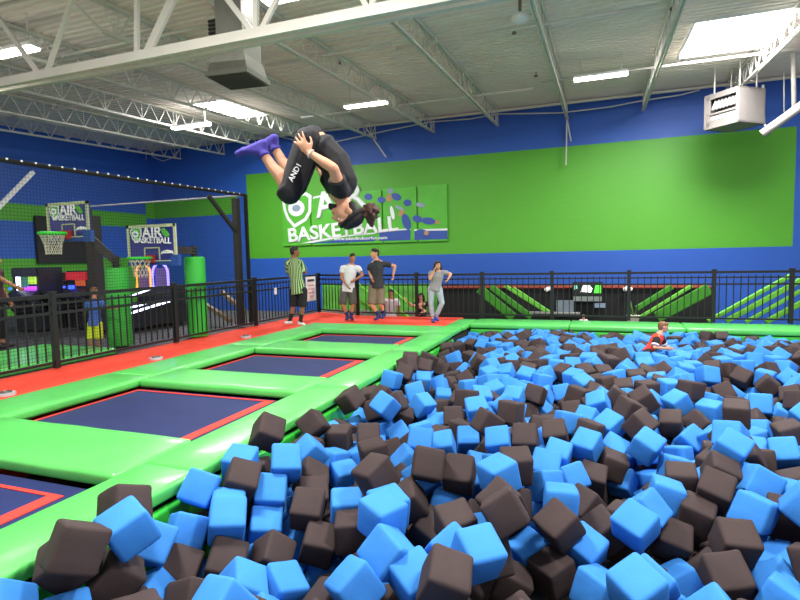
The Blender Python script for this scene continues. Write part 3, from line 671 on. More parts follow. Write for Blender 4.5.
class Flesh:
    def __init__(s): s.bm=bmesh.new()
    def hull(s,*sets):
        t=bmesh.new()
        for ps in sets:
            for p in ps: t.verts.new(p)
        r=bmesh.ops.convex_hull(t,input=t.verts)
        bad=[g for g in set(r['geom_interior'])|set(r['geom_unused']) if isinstance(g,bmesh.types.BMVert)]
        bmesh.ops.delete(t,geom=bad,context='VERTS')
        me=bpy.data.meshes.new('t'); t.to_mesh(me); t.free(); s.bm.from_mesh(me); bpy.data.meshes.remove(me); return s
    def cap(s,p,q,r,r2=None): return s.hull(EL(p,r),EL(q,r2 or r))
    def chain(s,pts,rs):
        for i in range(len(pts)-1): s.cap(pts[i],pts[i+1],rs[i],rs[i+1])
        return s
    def build(s,name,m,root,voxel=.011,smooth=3,parent=None):
        bmesh.ops.recalc_face_normals(s.bm,faces=s.bm.faces)
        me=bpy.data.meshes.new(name); s.bm.to_mesh(me); s.bm.free(); me.materials.append(m)
        off=root.location if root is not None else Vector((0,0,0))
        for v in me.vertices: v.co-=off
        o=bpy.data.objects.new(name,me); link(o,parent or root)
        r=o.modifiers.new('skin','REMESH'); r.mode='VOXEL'; r.voxel_size=voxel; r.use_smooth_shade=True
        if smooth:
            sm=o.modifiers.new('smooth','SMOOTH'); sm.factor=.5; sm.iterations=smooth
        return o
def hand(B,w,d,n,s,curl=.35,spread=.16,side=1,far=False):
    """w wrist, d direction of the fingers, n palm normal (palm faces n); side=+1 thumb toward d x n"""
    d=Vector(d).normalized(); n=Vector(n); n=(n-d*n.dot(d)).normalized(); l=d.cross(n)*side
    k=w+d*.088*s; fr=.0085*s
    B.hull(EL(w,(.026*s,.019*s,.02*s),(l,n,d)),EL(w+d*.05*s,(.041*s,.016*s,.03*s),(l,n,d)),EL(k,(.038*s,.012*s,.012*s),(l,n,d)))
    for i,(o,L) in enumerate(((.031,.068),(.0105,.078),(-.0105,.073),(-.030,.056))):
        a=spread*(1.5-i)*.55; c=curl*(1+.12*i)
        r0=k+l*o*s; fd=(d*math.cos(a)+l*math.sin(a)).normalized()
        p=[r0]; ang=c*.5
        for f in (.45,.32,.23):
            dd=fd*math.cos(ang)+n*math.sin(ang); p.append(p[-1]+dd*(L*f*s)); ang+=c
        B.chain(p,[fr*1.08,fr,fr*.92,fr*.8])
    t0=w+d*.022*s+l*.026*s; t1=t0+(d*.62+l*.70+n*.25).normalized()*.040*s; t2=t1+(d*.85+l*.35+n*.3).normalized()*.030*s; t3=t2+(d*.95+l*.1+n*.3).normalized()*.022*s
    B.chain([t0,t1,t2,t3],[fr*1.5,fr*1.2,fr*1.05,fr*.85])
def person(label,J,s,skin,shirt,bottom,sock=None,shoe=None,hair=None,group=None,vox=.011,sleeve=.5,leglen=.95,sockh=.35,brow=HAIR_B,hc=.3,torso=None,hem=0.0,hands=None,extra=None,tightshort=False):
    base=(J['aL']+J['aR'])/2 if 'base' not in J else J['base']
    t=thing('person',label,'person',base,group)
    V=lambda k:J[k]
    lat=(V('sR')-V('sL')).normalized(); P=(V('hL')+V('hR'))/2; N=V('neck'); 
    spine=torso or [P,P.lerp(N,.36),P.lerp(N,.70),N]
    def frame(i):
        ax=(spine[min(i+1,len(spine)-1)]-spine[max(i-1,0)]).normalized()
        lt=V('hR')-V('hL') if i==0 else lat
        l=(lt-ax*lt.dot(ax)).normalized(); return (l,ax.cross(l),ax)
    prof=[(.150,.108,.085),(.132,.098,.09),(.158,.112,.11),(.085,.075,.05)]
    if len(spine)==5: prof=[(.150,.115,.085),(.135,.105,.08),(.145,.108,.09),(.16,.112,.10),(.09,.075,.05)]
    def trunk(B,g,lo=0):
        for i in range(len(spine)-1):
            a=tuple((x+g)*s for x in prof[i]); b=tuple((x+g)*s for x in prof[i+1])
            B.hull(EL(spine[i],a,frame(i)),EL(spine[i+1],b,frame(i+1)))
        k=len(spine)-2
        for sh in ('sL','sR'): B.hull(EL(V(sh),(.052*s+g*s)),EL(spine[k]+(spine[k+1]-spine[k])*.35,((.08+g)*s,(.085+g)*s,(.09+g)*s),frame(k)),EL(spine[k+1],(.05*s+g*s)))
    B=Flesh(); trunk(B,0)
    hd=V('head'); hu=J['hu'].normalized(); hf=J['hf']; hf=(hf-hu*hf.dot(hu)).normalized(); hl=hu.cross(hf); FRM=(hl,hf,hu)
    H_=lambda l,f,u:hd+hl*(l*s)+hf*(f*s)+hu*(u*s)
    B.hull(EL(N-(spine[-1]-spine[-2]).normalized()*.01,.056*s),EL(H_(0,-.025,-.06),.05*s))
    B.hull(EL(H_(0,-.012,.028),(.074*s,.094*s,.088*s),FRM),EL(H_(0,.045,-.02),(.060*s,.04*s,.06*s),FRM),EL(H_(0,-.01,-.035),(.062*s,.06*s,.05*s),FRM))
    B.hull(EL(H_(0,.05,-.015),(.056*s,.035*s,.05*s),FRM),EL(H_(0,.066,-.095),(.026*s,.022*s,.018*s),FRM),EL(H_(.042,.0,-.06),.02*s),EL(H_(-.042,.0,-.06),.02*s))
    B.hull(EL(H_(0,.088,.022),.008*s),EL(H_(0,.108,-.022),.013*s),EL(H_(.013,.092,-.03),.008*s),EL(H_(-.013,.092,-.03),.008*s))
    for q in (-1,1):
        B.hull(EL(H_(q*.076,-.012,.0),(.008*s,.018*s,.03*s),FRM),EL(H_(q*.080,-.02,.006),(.008*s,.016*s,.024*s),FRM))
        B.hull(EL(H_(.014*q,.086,.036),.011*s),EL(H_(.048*q,.074,.036),.010*s))          # brow ridge
    B.hull(EL(H_(.018,.084,-.058),.008*s),EL(H_(-.018,.084,-.058),.008*s),EL(H_(0,.092,-.058),.009*s))      # lips
    for q in 'LR':
        sh,el,wr=V('s'+q),V('e'+q),V('w'+q)
        B.cap(sh,sh.lerp(el,.45),.052*s,.047*s).cap(sh.lerp(el,.45),el,.047*s,.038*s)
        B.cap(el,el.lerp(wr,.3),.038*s,.039*s).cap(el.lerp(wr,.3),wr,.039*s,.025*s)
        hh=(hands or {}).get(q,{})
        hdir=hh.get('d',(wr-el)); nrm=hh.get('n',-lat if q=='R' else lat)
        hand(B,wr,hdir,nrm,s,hh.get('curl',.35),hh.get('spread',.16),hh.get('side',1 if q=='R' else -1))
        hp,kn,an,to=V('h'+q),V('k'+q),V('a'+q),V('t'+q)
        B.cap(hp,hp.lerp(kn,.35),.092*s,.08*s).cap(hp.lerp(kn,.35),kn,.08*s,.055*s)
        back=((hp-kn).normalized()+(an-kn).normalized()); back=-back if back.length>1e-3 else Vector((0,0,0))
        cf=kn.lerp(an,.28)-back*.02*s
        B.cap(kn,cf,.053*s,.056*s).cap(cf,kn.lerp(an,.62),.055*s,.042*s).cap(kn.lerp(an,.62),an,.042*s,.034*s)
        fd=(to-an).normalized(); sd=(kn-an).normalized(); heel=an-sd*.045*s-(fd-sd*fd.dot(sd)).normalized()*.04*s; ball=an.lerp(to,.68)-sd*.02*s
        B.hull(EL(an,.034*s),EL(heel,.03*s),EL(ball,(.042*s,.022*s,.03*s),(lat,sd,fd))).hull(EL(ball,.028*s),EL(to,.022*s))
    B.build('body',skin,t,vox,3)
    # face details
    for q in (-1,1):
        e=MB().sphere(H_(.032*q,.0785,.014),.0108*s,2); o=e.build('eye',EYE_W,t,True)
        sub(o,MB().sphere(H_(.032*q,.087,.014),.0062*s,2),'pupil',EYE_D,True,root=t)
        MB().beam(H_(.016*q,.098,.042),H_(.050*q,.086,.044),.008*s,.007*s).build('eyebrow',brow,t)
    MB().sphere(H_(0,.096,-.058),.016*s,2,(1,1,1)).build('mouth',LIP,t,True) if False else MB().beam(H_(-.02,.0955,-.058),H_(.02,.0955,-.058),.007*s,.006*s).build('mouth',LIP,t)
    # hair
    if hair:
        hm,style=hair; h=Flesh()
        h.hull(EL(H_(0,-.022,.048),(.081*s,.096*s,.082*s),FRM),EL(H_(0,.022,.085),(.06*s,.058*s,.034*s),FRM))
        h.hull(EL(H_(0,-.05,.01),(.076*s,.062*s,.07*s),FRM),EL(H_(0,-.055,-.04),(.055*s,.045*s,.03*s),FRM))
        if style=='flat': h.hull(EL(H_(0,.0,.10),(.065*s,.08*s,.03*s),FRM),EL(H_(0,.04,.112),(.055*s,.03*s,.018*s),FRM))
        if style in('long','longw'):
            for q in (-1,1):
                a=H_(.072*q,.0,.03); c=H_(.085*q,-.01,-.09); e=c-Vector((0,0,.16*s))+lat*(0.01*q)+hf*.03*s
                h.chain([a,c,e],[.034*s,.04*s,.02*s])
            a=H_(0,-.08,.02); c=H_(0,-.10,-.1); h.chain([a,c,c-Vector((0,0,.14*s))],[.06*s,.06*s,.03*s])
        if style=='fringe': h.hull(EL(H_(-.03,.06,.075),(.04*s,.03*s,.03*s),FRM),EL(H_(.04,.055,.075),(.035*s,.03*s,.028*s),FRM))
        h.build('hair',hm,t,.009,1)
    # shirt
    if shirt:
        S=Flesh(); g=.014
        k=len(spine)
        fr0=frame(0)
        hemc=spine[0]-(spine[1]-spine[0]).normalized()*(hem*s)
        S.hull(RG(hemc,fr0[2],(.186 if hem>0 else .165)*s,(.152 if hem>0 else .128)*s,fr0[0]),*([EL(spine[0],(.172*s,.136*s,.03*s),fr0)] if hem>0 else []),EL(spine[1],tuple((x+g)*s for x in prof[1]),frame(1)))
        for i in range(1,k-1):
            a=tuple((x+g)*s for x in prof[i]); b=tuple((x+g)*s for x in prof[i+1])
            
            S.hull(EL(spine[i],a,frame(i)),EL(spine[i+1]-(spine[i+1]-spine[i]).normalized()*(.03 if i+1==k-1 else 0)*s,b,frame(i+1)))
        for q in 'LR':
            sh,el=V('s'+q),V('e'+q)
            S.hull(EL(sh,.066*s),EL(spine[k-2]+(spine[k-1]-spine[k-2])*.3,((.085+g)*s,(.088+g)*s,(.09+g)*s),frame(k-2)),EL(spine[k-1]-(spine[k-1]-spine[k-2]).normalized()*.035*s,.055*s))
            if sleeve>0: S.hull(EL(sh,.066*s),RG(sh.lerp(el,sleeve),el-sh,.068*s))
        so=S.build('shirt',shirt,t,max(.010,vox),2)
    if bottom:
        T=Flesh(); g=.012
        fr0=frame(0)
        T.hull(RG(spine[0].lerp(spine[1],.45),fr0[2],.150*s,.115*s,fr0[0]),EL(spine[0],((.155+g)*s,(.118+g)*s,(.075+g)*s),fr0))
        for q in 'LR':
            hp,kn,an=V('h'+q),V('k'+q),V('a'+q)
            T.hull(EL(hp,.106*s),EL(P,((.10)*s,.11*s,.07*s),fr0))
            wide=0 if leglen>1.3 else .02
            if leglen<=1.0:
                e=hp.lerp(kn,leglen); T.hull(EL(hp,.104*s),RG(e,kn-hp,(.078+wide-(0.015 if tightshort else 0))*s))
            else:
                e=kn.lerp(an,leglen-1); T.hull(EL(hp,.102*s),EL(kn,(.068+wide)*s)).hull(EL(kn,(.068+wide)*s),RG(e,an-kn,(.056+wide+(.012 if leglen<1.3 else 0))*s))
        T.build('trousers' if leglen>1.3 else 'shorts',bottom,t,max(.010,vox),2)
    for q in 'LR':
        kn,an,to=V('k'+q),V('a'+q),V('t'+q)
        fd=(to-an).normalized(); sd=(kn-an).normalized(); fwd=(fd-sd*fd.dot(sd)).normalized(); heel=an-sd*.045*s-fwd*.04*s; ball=an.lerp(to,.68)-sd*.02*s
        if sock:
            K=Flesh(); K.hull(RG(an.lerp(kn,sockh),kn-an,(.052 if sockh>.3 else .047)*s),EL(an,.040*s))
            K.hull(EL(an,.040*s),EL(heel,.036*s),EL(ball,(.047*s,.027*s,.035*s),(lat,sd,fd))).hull(EL(ball,.033*s),EL(to,.027*s))
            K.build('sock',sock,t,.009,2)
        if shoe:
            K=Flesh(); K.hull(EL(an-sd*.02*s,.044*s),EL(heel,.042*s),EL(ball,(.052*s,.034*s,.04*s),(lat,sd,fd))).hull(EL(ball,.038*s),EL(to,(.034*s),)).build('shoe',shoe,t,.009,2)
    if extra: extra(t,H_,s,FRM)
    return t
def px(d0,**k):
    J={}
    for n,v in k.items():
        J[n]=atd(v[0],v[1],d0+(v[2] if len(v)>2 else 0))
    return J
def ground(x,y,z=0.0): return depth(atz(x,y,z))
def cloth(n,c,var=.1): return mat(n,c,rough=.85,var=var,scale=9,bump=.25,bscale=14)
C_BLACK=cloth('cloth_black','#17161a'); C_CHAR=cloth('cloth_charcoal','#2c2e33'); C_WHITE=cloth('cloth_white','#dedfe3',.04); C_GREYS=cloth('cloth_dark_grey','#55534f'); C_KHAKI=cloth('cloth_khaki','#7a6b5a'); C_HEATHER=cloth('cloth_heather','#8f8b8d'); C_DENIM=cloth('cloth_pale_denim','#a3adbb'); SOCK=cloth('sock_navy','#232c66'); SOCKP=cloth('sock_purple','#3a2f8c'); C_RED=cloth('cloth_red','#dc3a2a'); C_YEL=cloth('cloth_yellow','#c6d024'); C_BLUE=cloth('cloth_blue','#3d62b5'); C_MAROON=cloth('cloth_maroon','#4a1f2a'); SHOE_W=mat('shoe_white','#dcdcd8',rough=.6); SHOE_K=mat('shoe_black','#19191c',rough=.6)
def striped(ox,oy):
    """vertical stripes around a torso whose axis stands at ox, oy in object space"""
    m=bpy.data.materials.new('striped_cloth'); m.use_nodes=True; nt=m.node_tree; L=nt.links; b=nt.nodes['Principled BSDF']; b.inputs['Roughness'].default_value=.85
    tc=nt.nodes.new('ShaderNodeTexCoord'); sp=nt.nodes.new('ShaderNodeSeparateXYZ'); L.new(tc.outputs['Object'],sp.inputs[0])
    def mt(op,a,c=None):
        n=nt.nodes.new('ShaderNodeMath'); n.operation=op
        for i,v in enumerate((a,c)):
            if v is None: continue
            if isinstance(v,(int,float)): n.inputs[i].default_value=v
            else: L.new(v,n.inputs[i])
        return n.outputs[0]
    ang=mt('ARCTAN2',mt('SUBTRACT',sp.outputs[1],oy),mt('SUBTRACT',sp.outputs[0],ox))
    f=mt('FRACT',mt('MULTIPLY',ang,20/(2*PI)))
    r=nt.nodes.new('ShaderNodeValToRGB'); r.color_ramp.interpolation='CONSTANT'; e=r.color_ramp.elements
    e[0].color=lin('#1a2f1c'); e[0].position=0; e[1].position=.34; e[1].color=lin('#5f9a45')
    n=e.new(.64); n.color=lin('#b9c99a')
    L.new(f,r.inputs[0]); L.new(r.outputs[0],b.inputs['Base Color']); return m
X=Vector((1,0,0));Y=Vector((0,1,0));Z=Vector((0,0,1))
CR=Vector(RM[0]); CF=Vector((RM[2][0],RM[2][1],0)).normalized()    # camera right / forward on the ground
# --- the flipping person
d=4.1
J=px(d,neck=(338,197),head=(347,213.5,.0),sR=(340,190,-.15),eR=(333.5,168.5,-.30),wR=(309.5,153,-.27),sL=(337,193,.17),eL=(318,163,.33),wL=(307,154,.26),
   hR=(308,141,-.09),kR=(289.5,193,-.10),aR=(262.5,152,-.08),tR=(238,154,-.06),hL=(312,142,.10),kL=(296,186,.16),aL=(273.5,146,.16),tL=(262,146,.19))
J['base']=atd(320,170,d)
cu=-Vector(RM[1]); cr=Vector(RM[0])
J['hu']=cr*.50+cu*.86; J['hf']=-cr*.86+cu*.50-Vector(RM[2])*.10
sp_=[atd(310,141,d),atd(322,149,d),atd(335,163,d),atd(341.5,182,d),atd(339,196,d)]
def flip_extra(t,H_,s,FRM):
    h=Flesh(); h.hull(EL(H_(0,-.088,.055),.03*s),EL(H_(0,-.105,.06),.034*s))
    c=H_(0,-.165,.070)
    for k in range(26):
        a=Vector((random.gauss(0,1),random.gauss(0,1),random.gauss(0,1))).normalized()
        h.cap(c+a*.03*s,c+a*random.uniform(.06,.085)*s-Vector((0,0,.012)),.024*s,.012*s)
    h.hull(EL(c,(.06*s,.06*s,.065*s)),EL(H_(0,-.11,.06),.03*s))
    h.chain([c,c-Vector((0,0,.07)),c-Vector((-.01,0,.115))],[.05*s,.035*s,.012*s])
    h.build('ponytail',HAIR_BR,t,.007,1)
    b=Flesh(); hl,hf,hu=FRM
    # headband
    for i in range(16):
        a0=2*PI*i/16;a1=2*PI*(i+1)/16
        p=lambda a:H_(.084*math.cos(a),-.014+.104*math.sin(a),.052+.012*math.sin(a))
        b.cap(p(a0),p(a1),.012*s,.012*s)
    b.build('headband',C_BLACK,t,.006,1)
    g=Flesh(); g.hull(EL(H_(0,.084,-.098),(.024*s,.018*s,.022*s),FRM),EL(H_(.035,.05,-.085),.014*s),EL(H_(-.035,.05,-.085),.014*s),EL(H_(0,.078,-.12),.014*s)); g.build('beard',HAIR_B,t,.006,1)
    w=J['wR'];e=J['eR'];ax=(w-e).normalized(); rot=Vector((0,0,1)).rotation_difference(ax).to_matrix()
    MB().torus(w-ax*.012,.031*s,.0045,rot,20,6).build('bracelet',SHOE_W,t,True)
    p=atd(290.5,181,3.88); q=atd(296.5,170,3.88)
    # word printed down the thigh of the shorts
    u=(q-p); L=u.length; u.normalize(); n=-Vector(RM[2]); v=n.cross(u); 
    m4=Matrix((( u.x,v.x,n.x,0),(u.y,v.y,n.y,0),(u.z,v.z,n.z,0),(0,0,0,1)))
    lettering('AND1',p-v*.016,.055,PWHITE,t,bold=.0008,rot=m4,align='LEFT',extrude=.0015,sx=.95)
hn=-Vector(RM[2])
person('person somersaulting upside down in mid-air in black shirt and shorts, with brown ponytail',J,1.0,SKIN,C_BLACK,C_BLACK,SOCKP,None,(HAIR_B,'short'),None,.0075,.52,.98+.14,.12,HAIR_B,torso=sp_,hem=-.125,
   hands={'R':{'d':atd(296,135,d-.27)-J['wR'],'n':Vector(RM[2])*.9+cr*.3,'curl':.16,'spread':.30,'side':-1},'L':{'d':atd(309,143,d+.24)-J['wL'],'n':-Vector(RM[2]),'curl':.3}},extra=flip_extra)
# --- standing people on the red carpet
d=ground(298,325)
J=px(d,neck=(293.5,258.5),head=(294.8,252),sL=(287.5,263,.0),sR=(300,262,-.02),eL=(289,274,.22),wL=(299,272,.27),eR=(305.5,272.5,.05),wR=(301,271,.22),hL=(294,291,.03),hR=(303,291,-.03),kL=(293.5,306.5,.05),kR=(302.5,307,-.02),aL=(290,320.5,.05),tL=(285.5,322.5,-.06),aR=(300.5,321.5,0),tR=(304,324.5,-.08))
J['hu']=Z; J['hf']=CR*.9+CF*.45
person('person with folded arms in green and black striped shirt, back half turned',J,1.03,SKIN_D,striped(*(((J['hL']+J['hR']+J['sL']+J['sR'])/4-(J['aL']+J['aR'])/2).xy)),C_BLACK,C_BLACK,SHOE_W,(HAIR_B,'flat'),None,.011,.85,.98,.5,hem=.07)
d=ground(349,319.5)
J=px(d,neck=(351,265),head=(352.6,258.2,-.05),sR=(342.5,268,0),sL=(358.5,268,0),eR=(341.5,278,-.05),wR=(347,285.5,-.2),eL=(362.5,275,-.02),wL=(355,280,-.22),hR=(344,290,.0),hL=(352,290,.0),kR=(342.8,304.5,-.08),kL=(353,304.5,-.06),aR=(347.5,316,-.02),aL=(351,316,-.03),tR=(346,319.8,-.2),tL=(353,319.5,-.2))
J['hu']=Z; J['hf']=-CF*.9+CR*.25-Z*.25
person('person in white t-shirt, dark grey shorts and blue socks leaning on the back railing',J,.97,SKIN_M,C_WHITE,C_GREYS,SOCK,None,(HAIR_B,'flat'),None,.011,.5,1.0,.35,hem=.05)
d=ground(379,320)
J=px(d,neck=(376.5,260.5),head=(374.8,253.8,-.03),sR=(370,266,-.06),sL=(385,264,.06),eR=(369.5,272,.05),wR=(371.5,278,-.15),eL=(395,266,.18),wL=(393.2,275,.12),hR=(372.8,287.5,-.02),hL=(381,287.5,.03),kR=(371.5,304.5,-.1),kL=(380.5,304.5,-.06),aR=(379,315.5,-.05),aL=(384,313.5,.08),tR=(374.5,319.5,-.22),tL=(382,318,-.12))
J['hu']=Z; J['hf']=-CF*.45-CR*.85
person('person in black t-shirt and khaki shorts, one hand on the railing, looking left',J,1.04,SKIN,C_CHAR,C_KHAKI,SOCK,None,(HAIR_B,'flat'),None,.011,.55,1.0,.4,hem=.02,hands={'L':{'d':Vector((0,0,-1)),'curl':.9}})
d=ground(434.5,321.5)
J=px(d,neck=(438,271.5),head=(437.6,265.5,-.02),sR=(431,273,-.02),sL=(444,272.5,0),eR=(430,279,-.18),wR=(434,270.5,-.16),eL=(450.8,274,.1),wL=(448.2,279,-.05),hR=(431.5,289,0),hL=(438.5,289,0),kR=(431,303.5,-.03),kL=(442,303,-.06),aR=(432.8,318,0),aL=(436.2,316.2,.03),tR=(433,321.6,-.16),tL=(438,320.3,-.14))
J['hu']=Z; J['hf']=-CF*.85+CR*.3-Z*.2
person('person with long dark hair in grey t-shirt and pale jeans, hand to face',J,.91,SKIN,C_HEATHER,C_DENIM,None,mat('sneaker_blue','#2e3f96',rough=.6),(HAIR_B,'long'),None,.010,.5,1.88,.3,hem=.05,hands={'R':{'curl':.5},'L':{'curl':.6}})
# --- the boy in the pit
d=8.35
J=px(d,neck=(659.5,334.5),head=(663.2,327.2),sR=(656.5,339.5,-.11),sL=(661.5,338,.12),eR=(654.5,347.5,-.17),wR=(666.5,348.5,-.15),eL=(664,346,.16),wL=(671,349,.12),hR=(648.5,353,-.07),hL=(650.5,353,.08),kR=(661,362,-.08),kL=(663,361,.1),aR=(655,376,-.06),aL=(657,375,.08),tR=(663,378,-.06),tL=(665,377,.08))
J['hu']=Z+CR*.12; J['hf']=CR
def boy_extra(t,H_,s,FRM):
    for q in 'RL':
        sh,el=J['s'+q],J['e'+q]
        Flesh().hull(EL(sh,.074*s),RG(sh.lerp(el,.62),el-sh,.076*s)).build('sleeve',C_BLACK,t,.008,2)
        Flesh().hull(RG(sh.lerp(el,.60),el-sh,.080*s),RG(sh.lerp(el,.80),el-sh,.080*s)).build('sleeve_band',C_WHITE,t,.008,1)
person('boy in red shirt with black sleeves, waist deep among the foam cubes, facing right',J,.74,SKIN,C_RED,C_BLACK,SOCK,None,(HAIR_L,'fringe'),None,.008,.2,1.0,.3,hem=.02,extra=boy_extra)
# --- generic standing figure
def stand(x,y,z,h,face,**over):
    s=h/1.75; f=Vector((math.cos(face),math.sin(face),0)); r=f.cross(Z); o=Vector((x,y,z)); Q=lambda a,b,c:o+r*(a*s)+f*(b*s)+Z*(c*s)
    J=dict(neck=Q(0,0,1.46),head=Q(0,.02,1.62),sR=Q(.18,0,1.41),sL=Q(-.18,0,1.41),eR=Q(.24,-.02,1.13),eL=Q(-.24,-.02,1.13),wR=Q(.25,.08,.88),wL=Q(-.25,.08,.88),hR=Q(.085,0,.90),hL=Q(-.085,0,.90),kR=Q(.10,.03,.49),kL=Q(-.10,.03,.49),aR=Q(.10,-.01,.085),aL=Q(-.10,-.01,.085),tR=Q(.12,.16,.03),tL=Q(-.12,.16,.03),hu=Z,hf=f)
    J.update(over); return J,s
# boy at the arcade, seen from behind
d=9.5
J=px(d,neck=(94.5,298.5),head=(94.3,291.5),sL=(88,302.5),sR=(102,302.5),eL=(84.5,311,.05),wL=(84.5,319,.18),eR=(108.5,308,.0),wR=(116,307.5,-.03),hL=(91.5,324,0),hR=(98.5,324,0),kL=(91,339,-.02),kR=(99.5,339,-.02),aL=(91.5,351.5,0),aR=(99.5,351.5,0),tL=(91,352.5,.16),tR=(100.5,352.5,.16))
J['hu']=Z; J['hf']=CF*.9+CR*.2
person('boy in blue t-shirt and yellow-green shorts behind the left railing, seen from the back',J,.66,SKIN_M,C_BLUE,C_YEL,None,SHOE_K,(HAIR_L,'short'),None,.008,.55,1.0,.3,hem=.05)
p=atd(0.5,349,10.2)
J,s=stand(p.x,p.y,-.04,1.78,math.atan2(CR.y+.2*CF.y,CR.x+.2*CF.x),eR=atd(5,281,10.0),wR=atd(15.5,286.5,10.0))
person('person in maroon shirt cut by the left edge of the photo, one arm reaching out',J,s,SKIN_M,C_MAROON,C_BLACK,None,SHOE_K,(HAIR_B,'short'),None,.011,.5,1.8,.3,hem=.05)
# people on the lower floor beyond the back railing
p=atd(391,300,14.6)
J,s=stand(p.x,p.y,-1.0,1.66,math.atan2(-CF.y-.3*CR.y,-CF.x-.3*CR.x))
person('person in white shirt on the lower floor, seen through the railing',J,s,SKIN_M,C_WHITE,C_GREYS,None,SHOE_K,(HAIR_B,'short'),None,.011,.5,1.8,.3,hem=.05)
p=atd(421,300,14.3)
J,s=stand(p.x,p.y,-1.0,1.56,math.atan2(-CF.y,-CF.x),eR=atd(425,311,14.1),wR=atd(419,314.5,13.9),eL=atd(412,306,14.1),wL=atd(407,300.5,14.0))
person('long-haired person in black top on the lower floor, seen through the railing',J,s,SKIN,C_BLACK,C_BLACK,None,SHOE_K,(HAIR_B,'long'),None,.011,.15,1.8,.3,hem=.05)
p=atd(583.5,316,14.6)
J,s=stand(p.x,p.y,-1.0,.86,math.atan2(-CF.y,-CF.x))
person('small child on the lower floor, head just showing above the back pad below the monitor',J,s*1.0,SKIN,C_WHITE,C_BLUE,None,SHOE_W,(HAIR_L,'short'),None,.008,.5,1.0,.3)
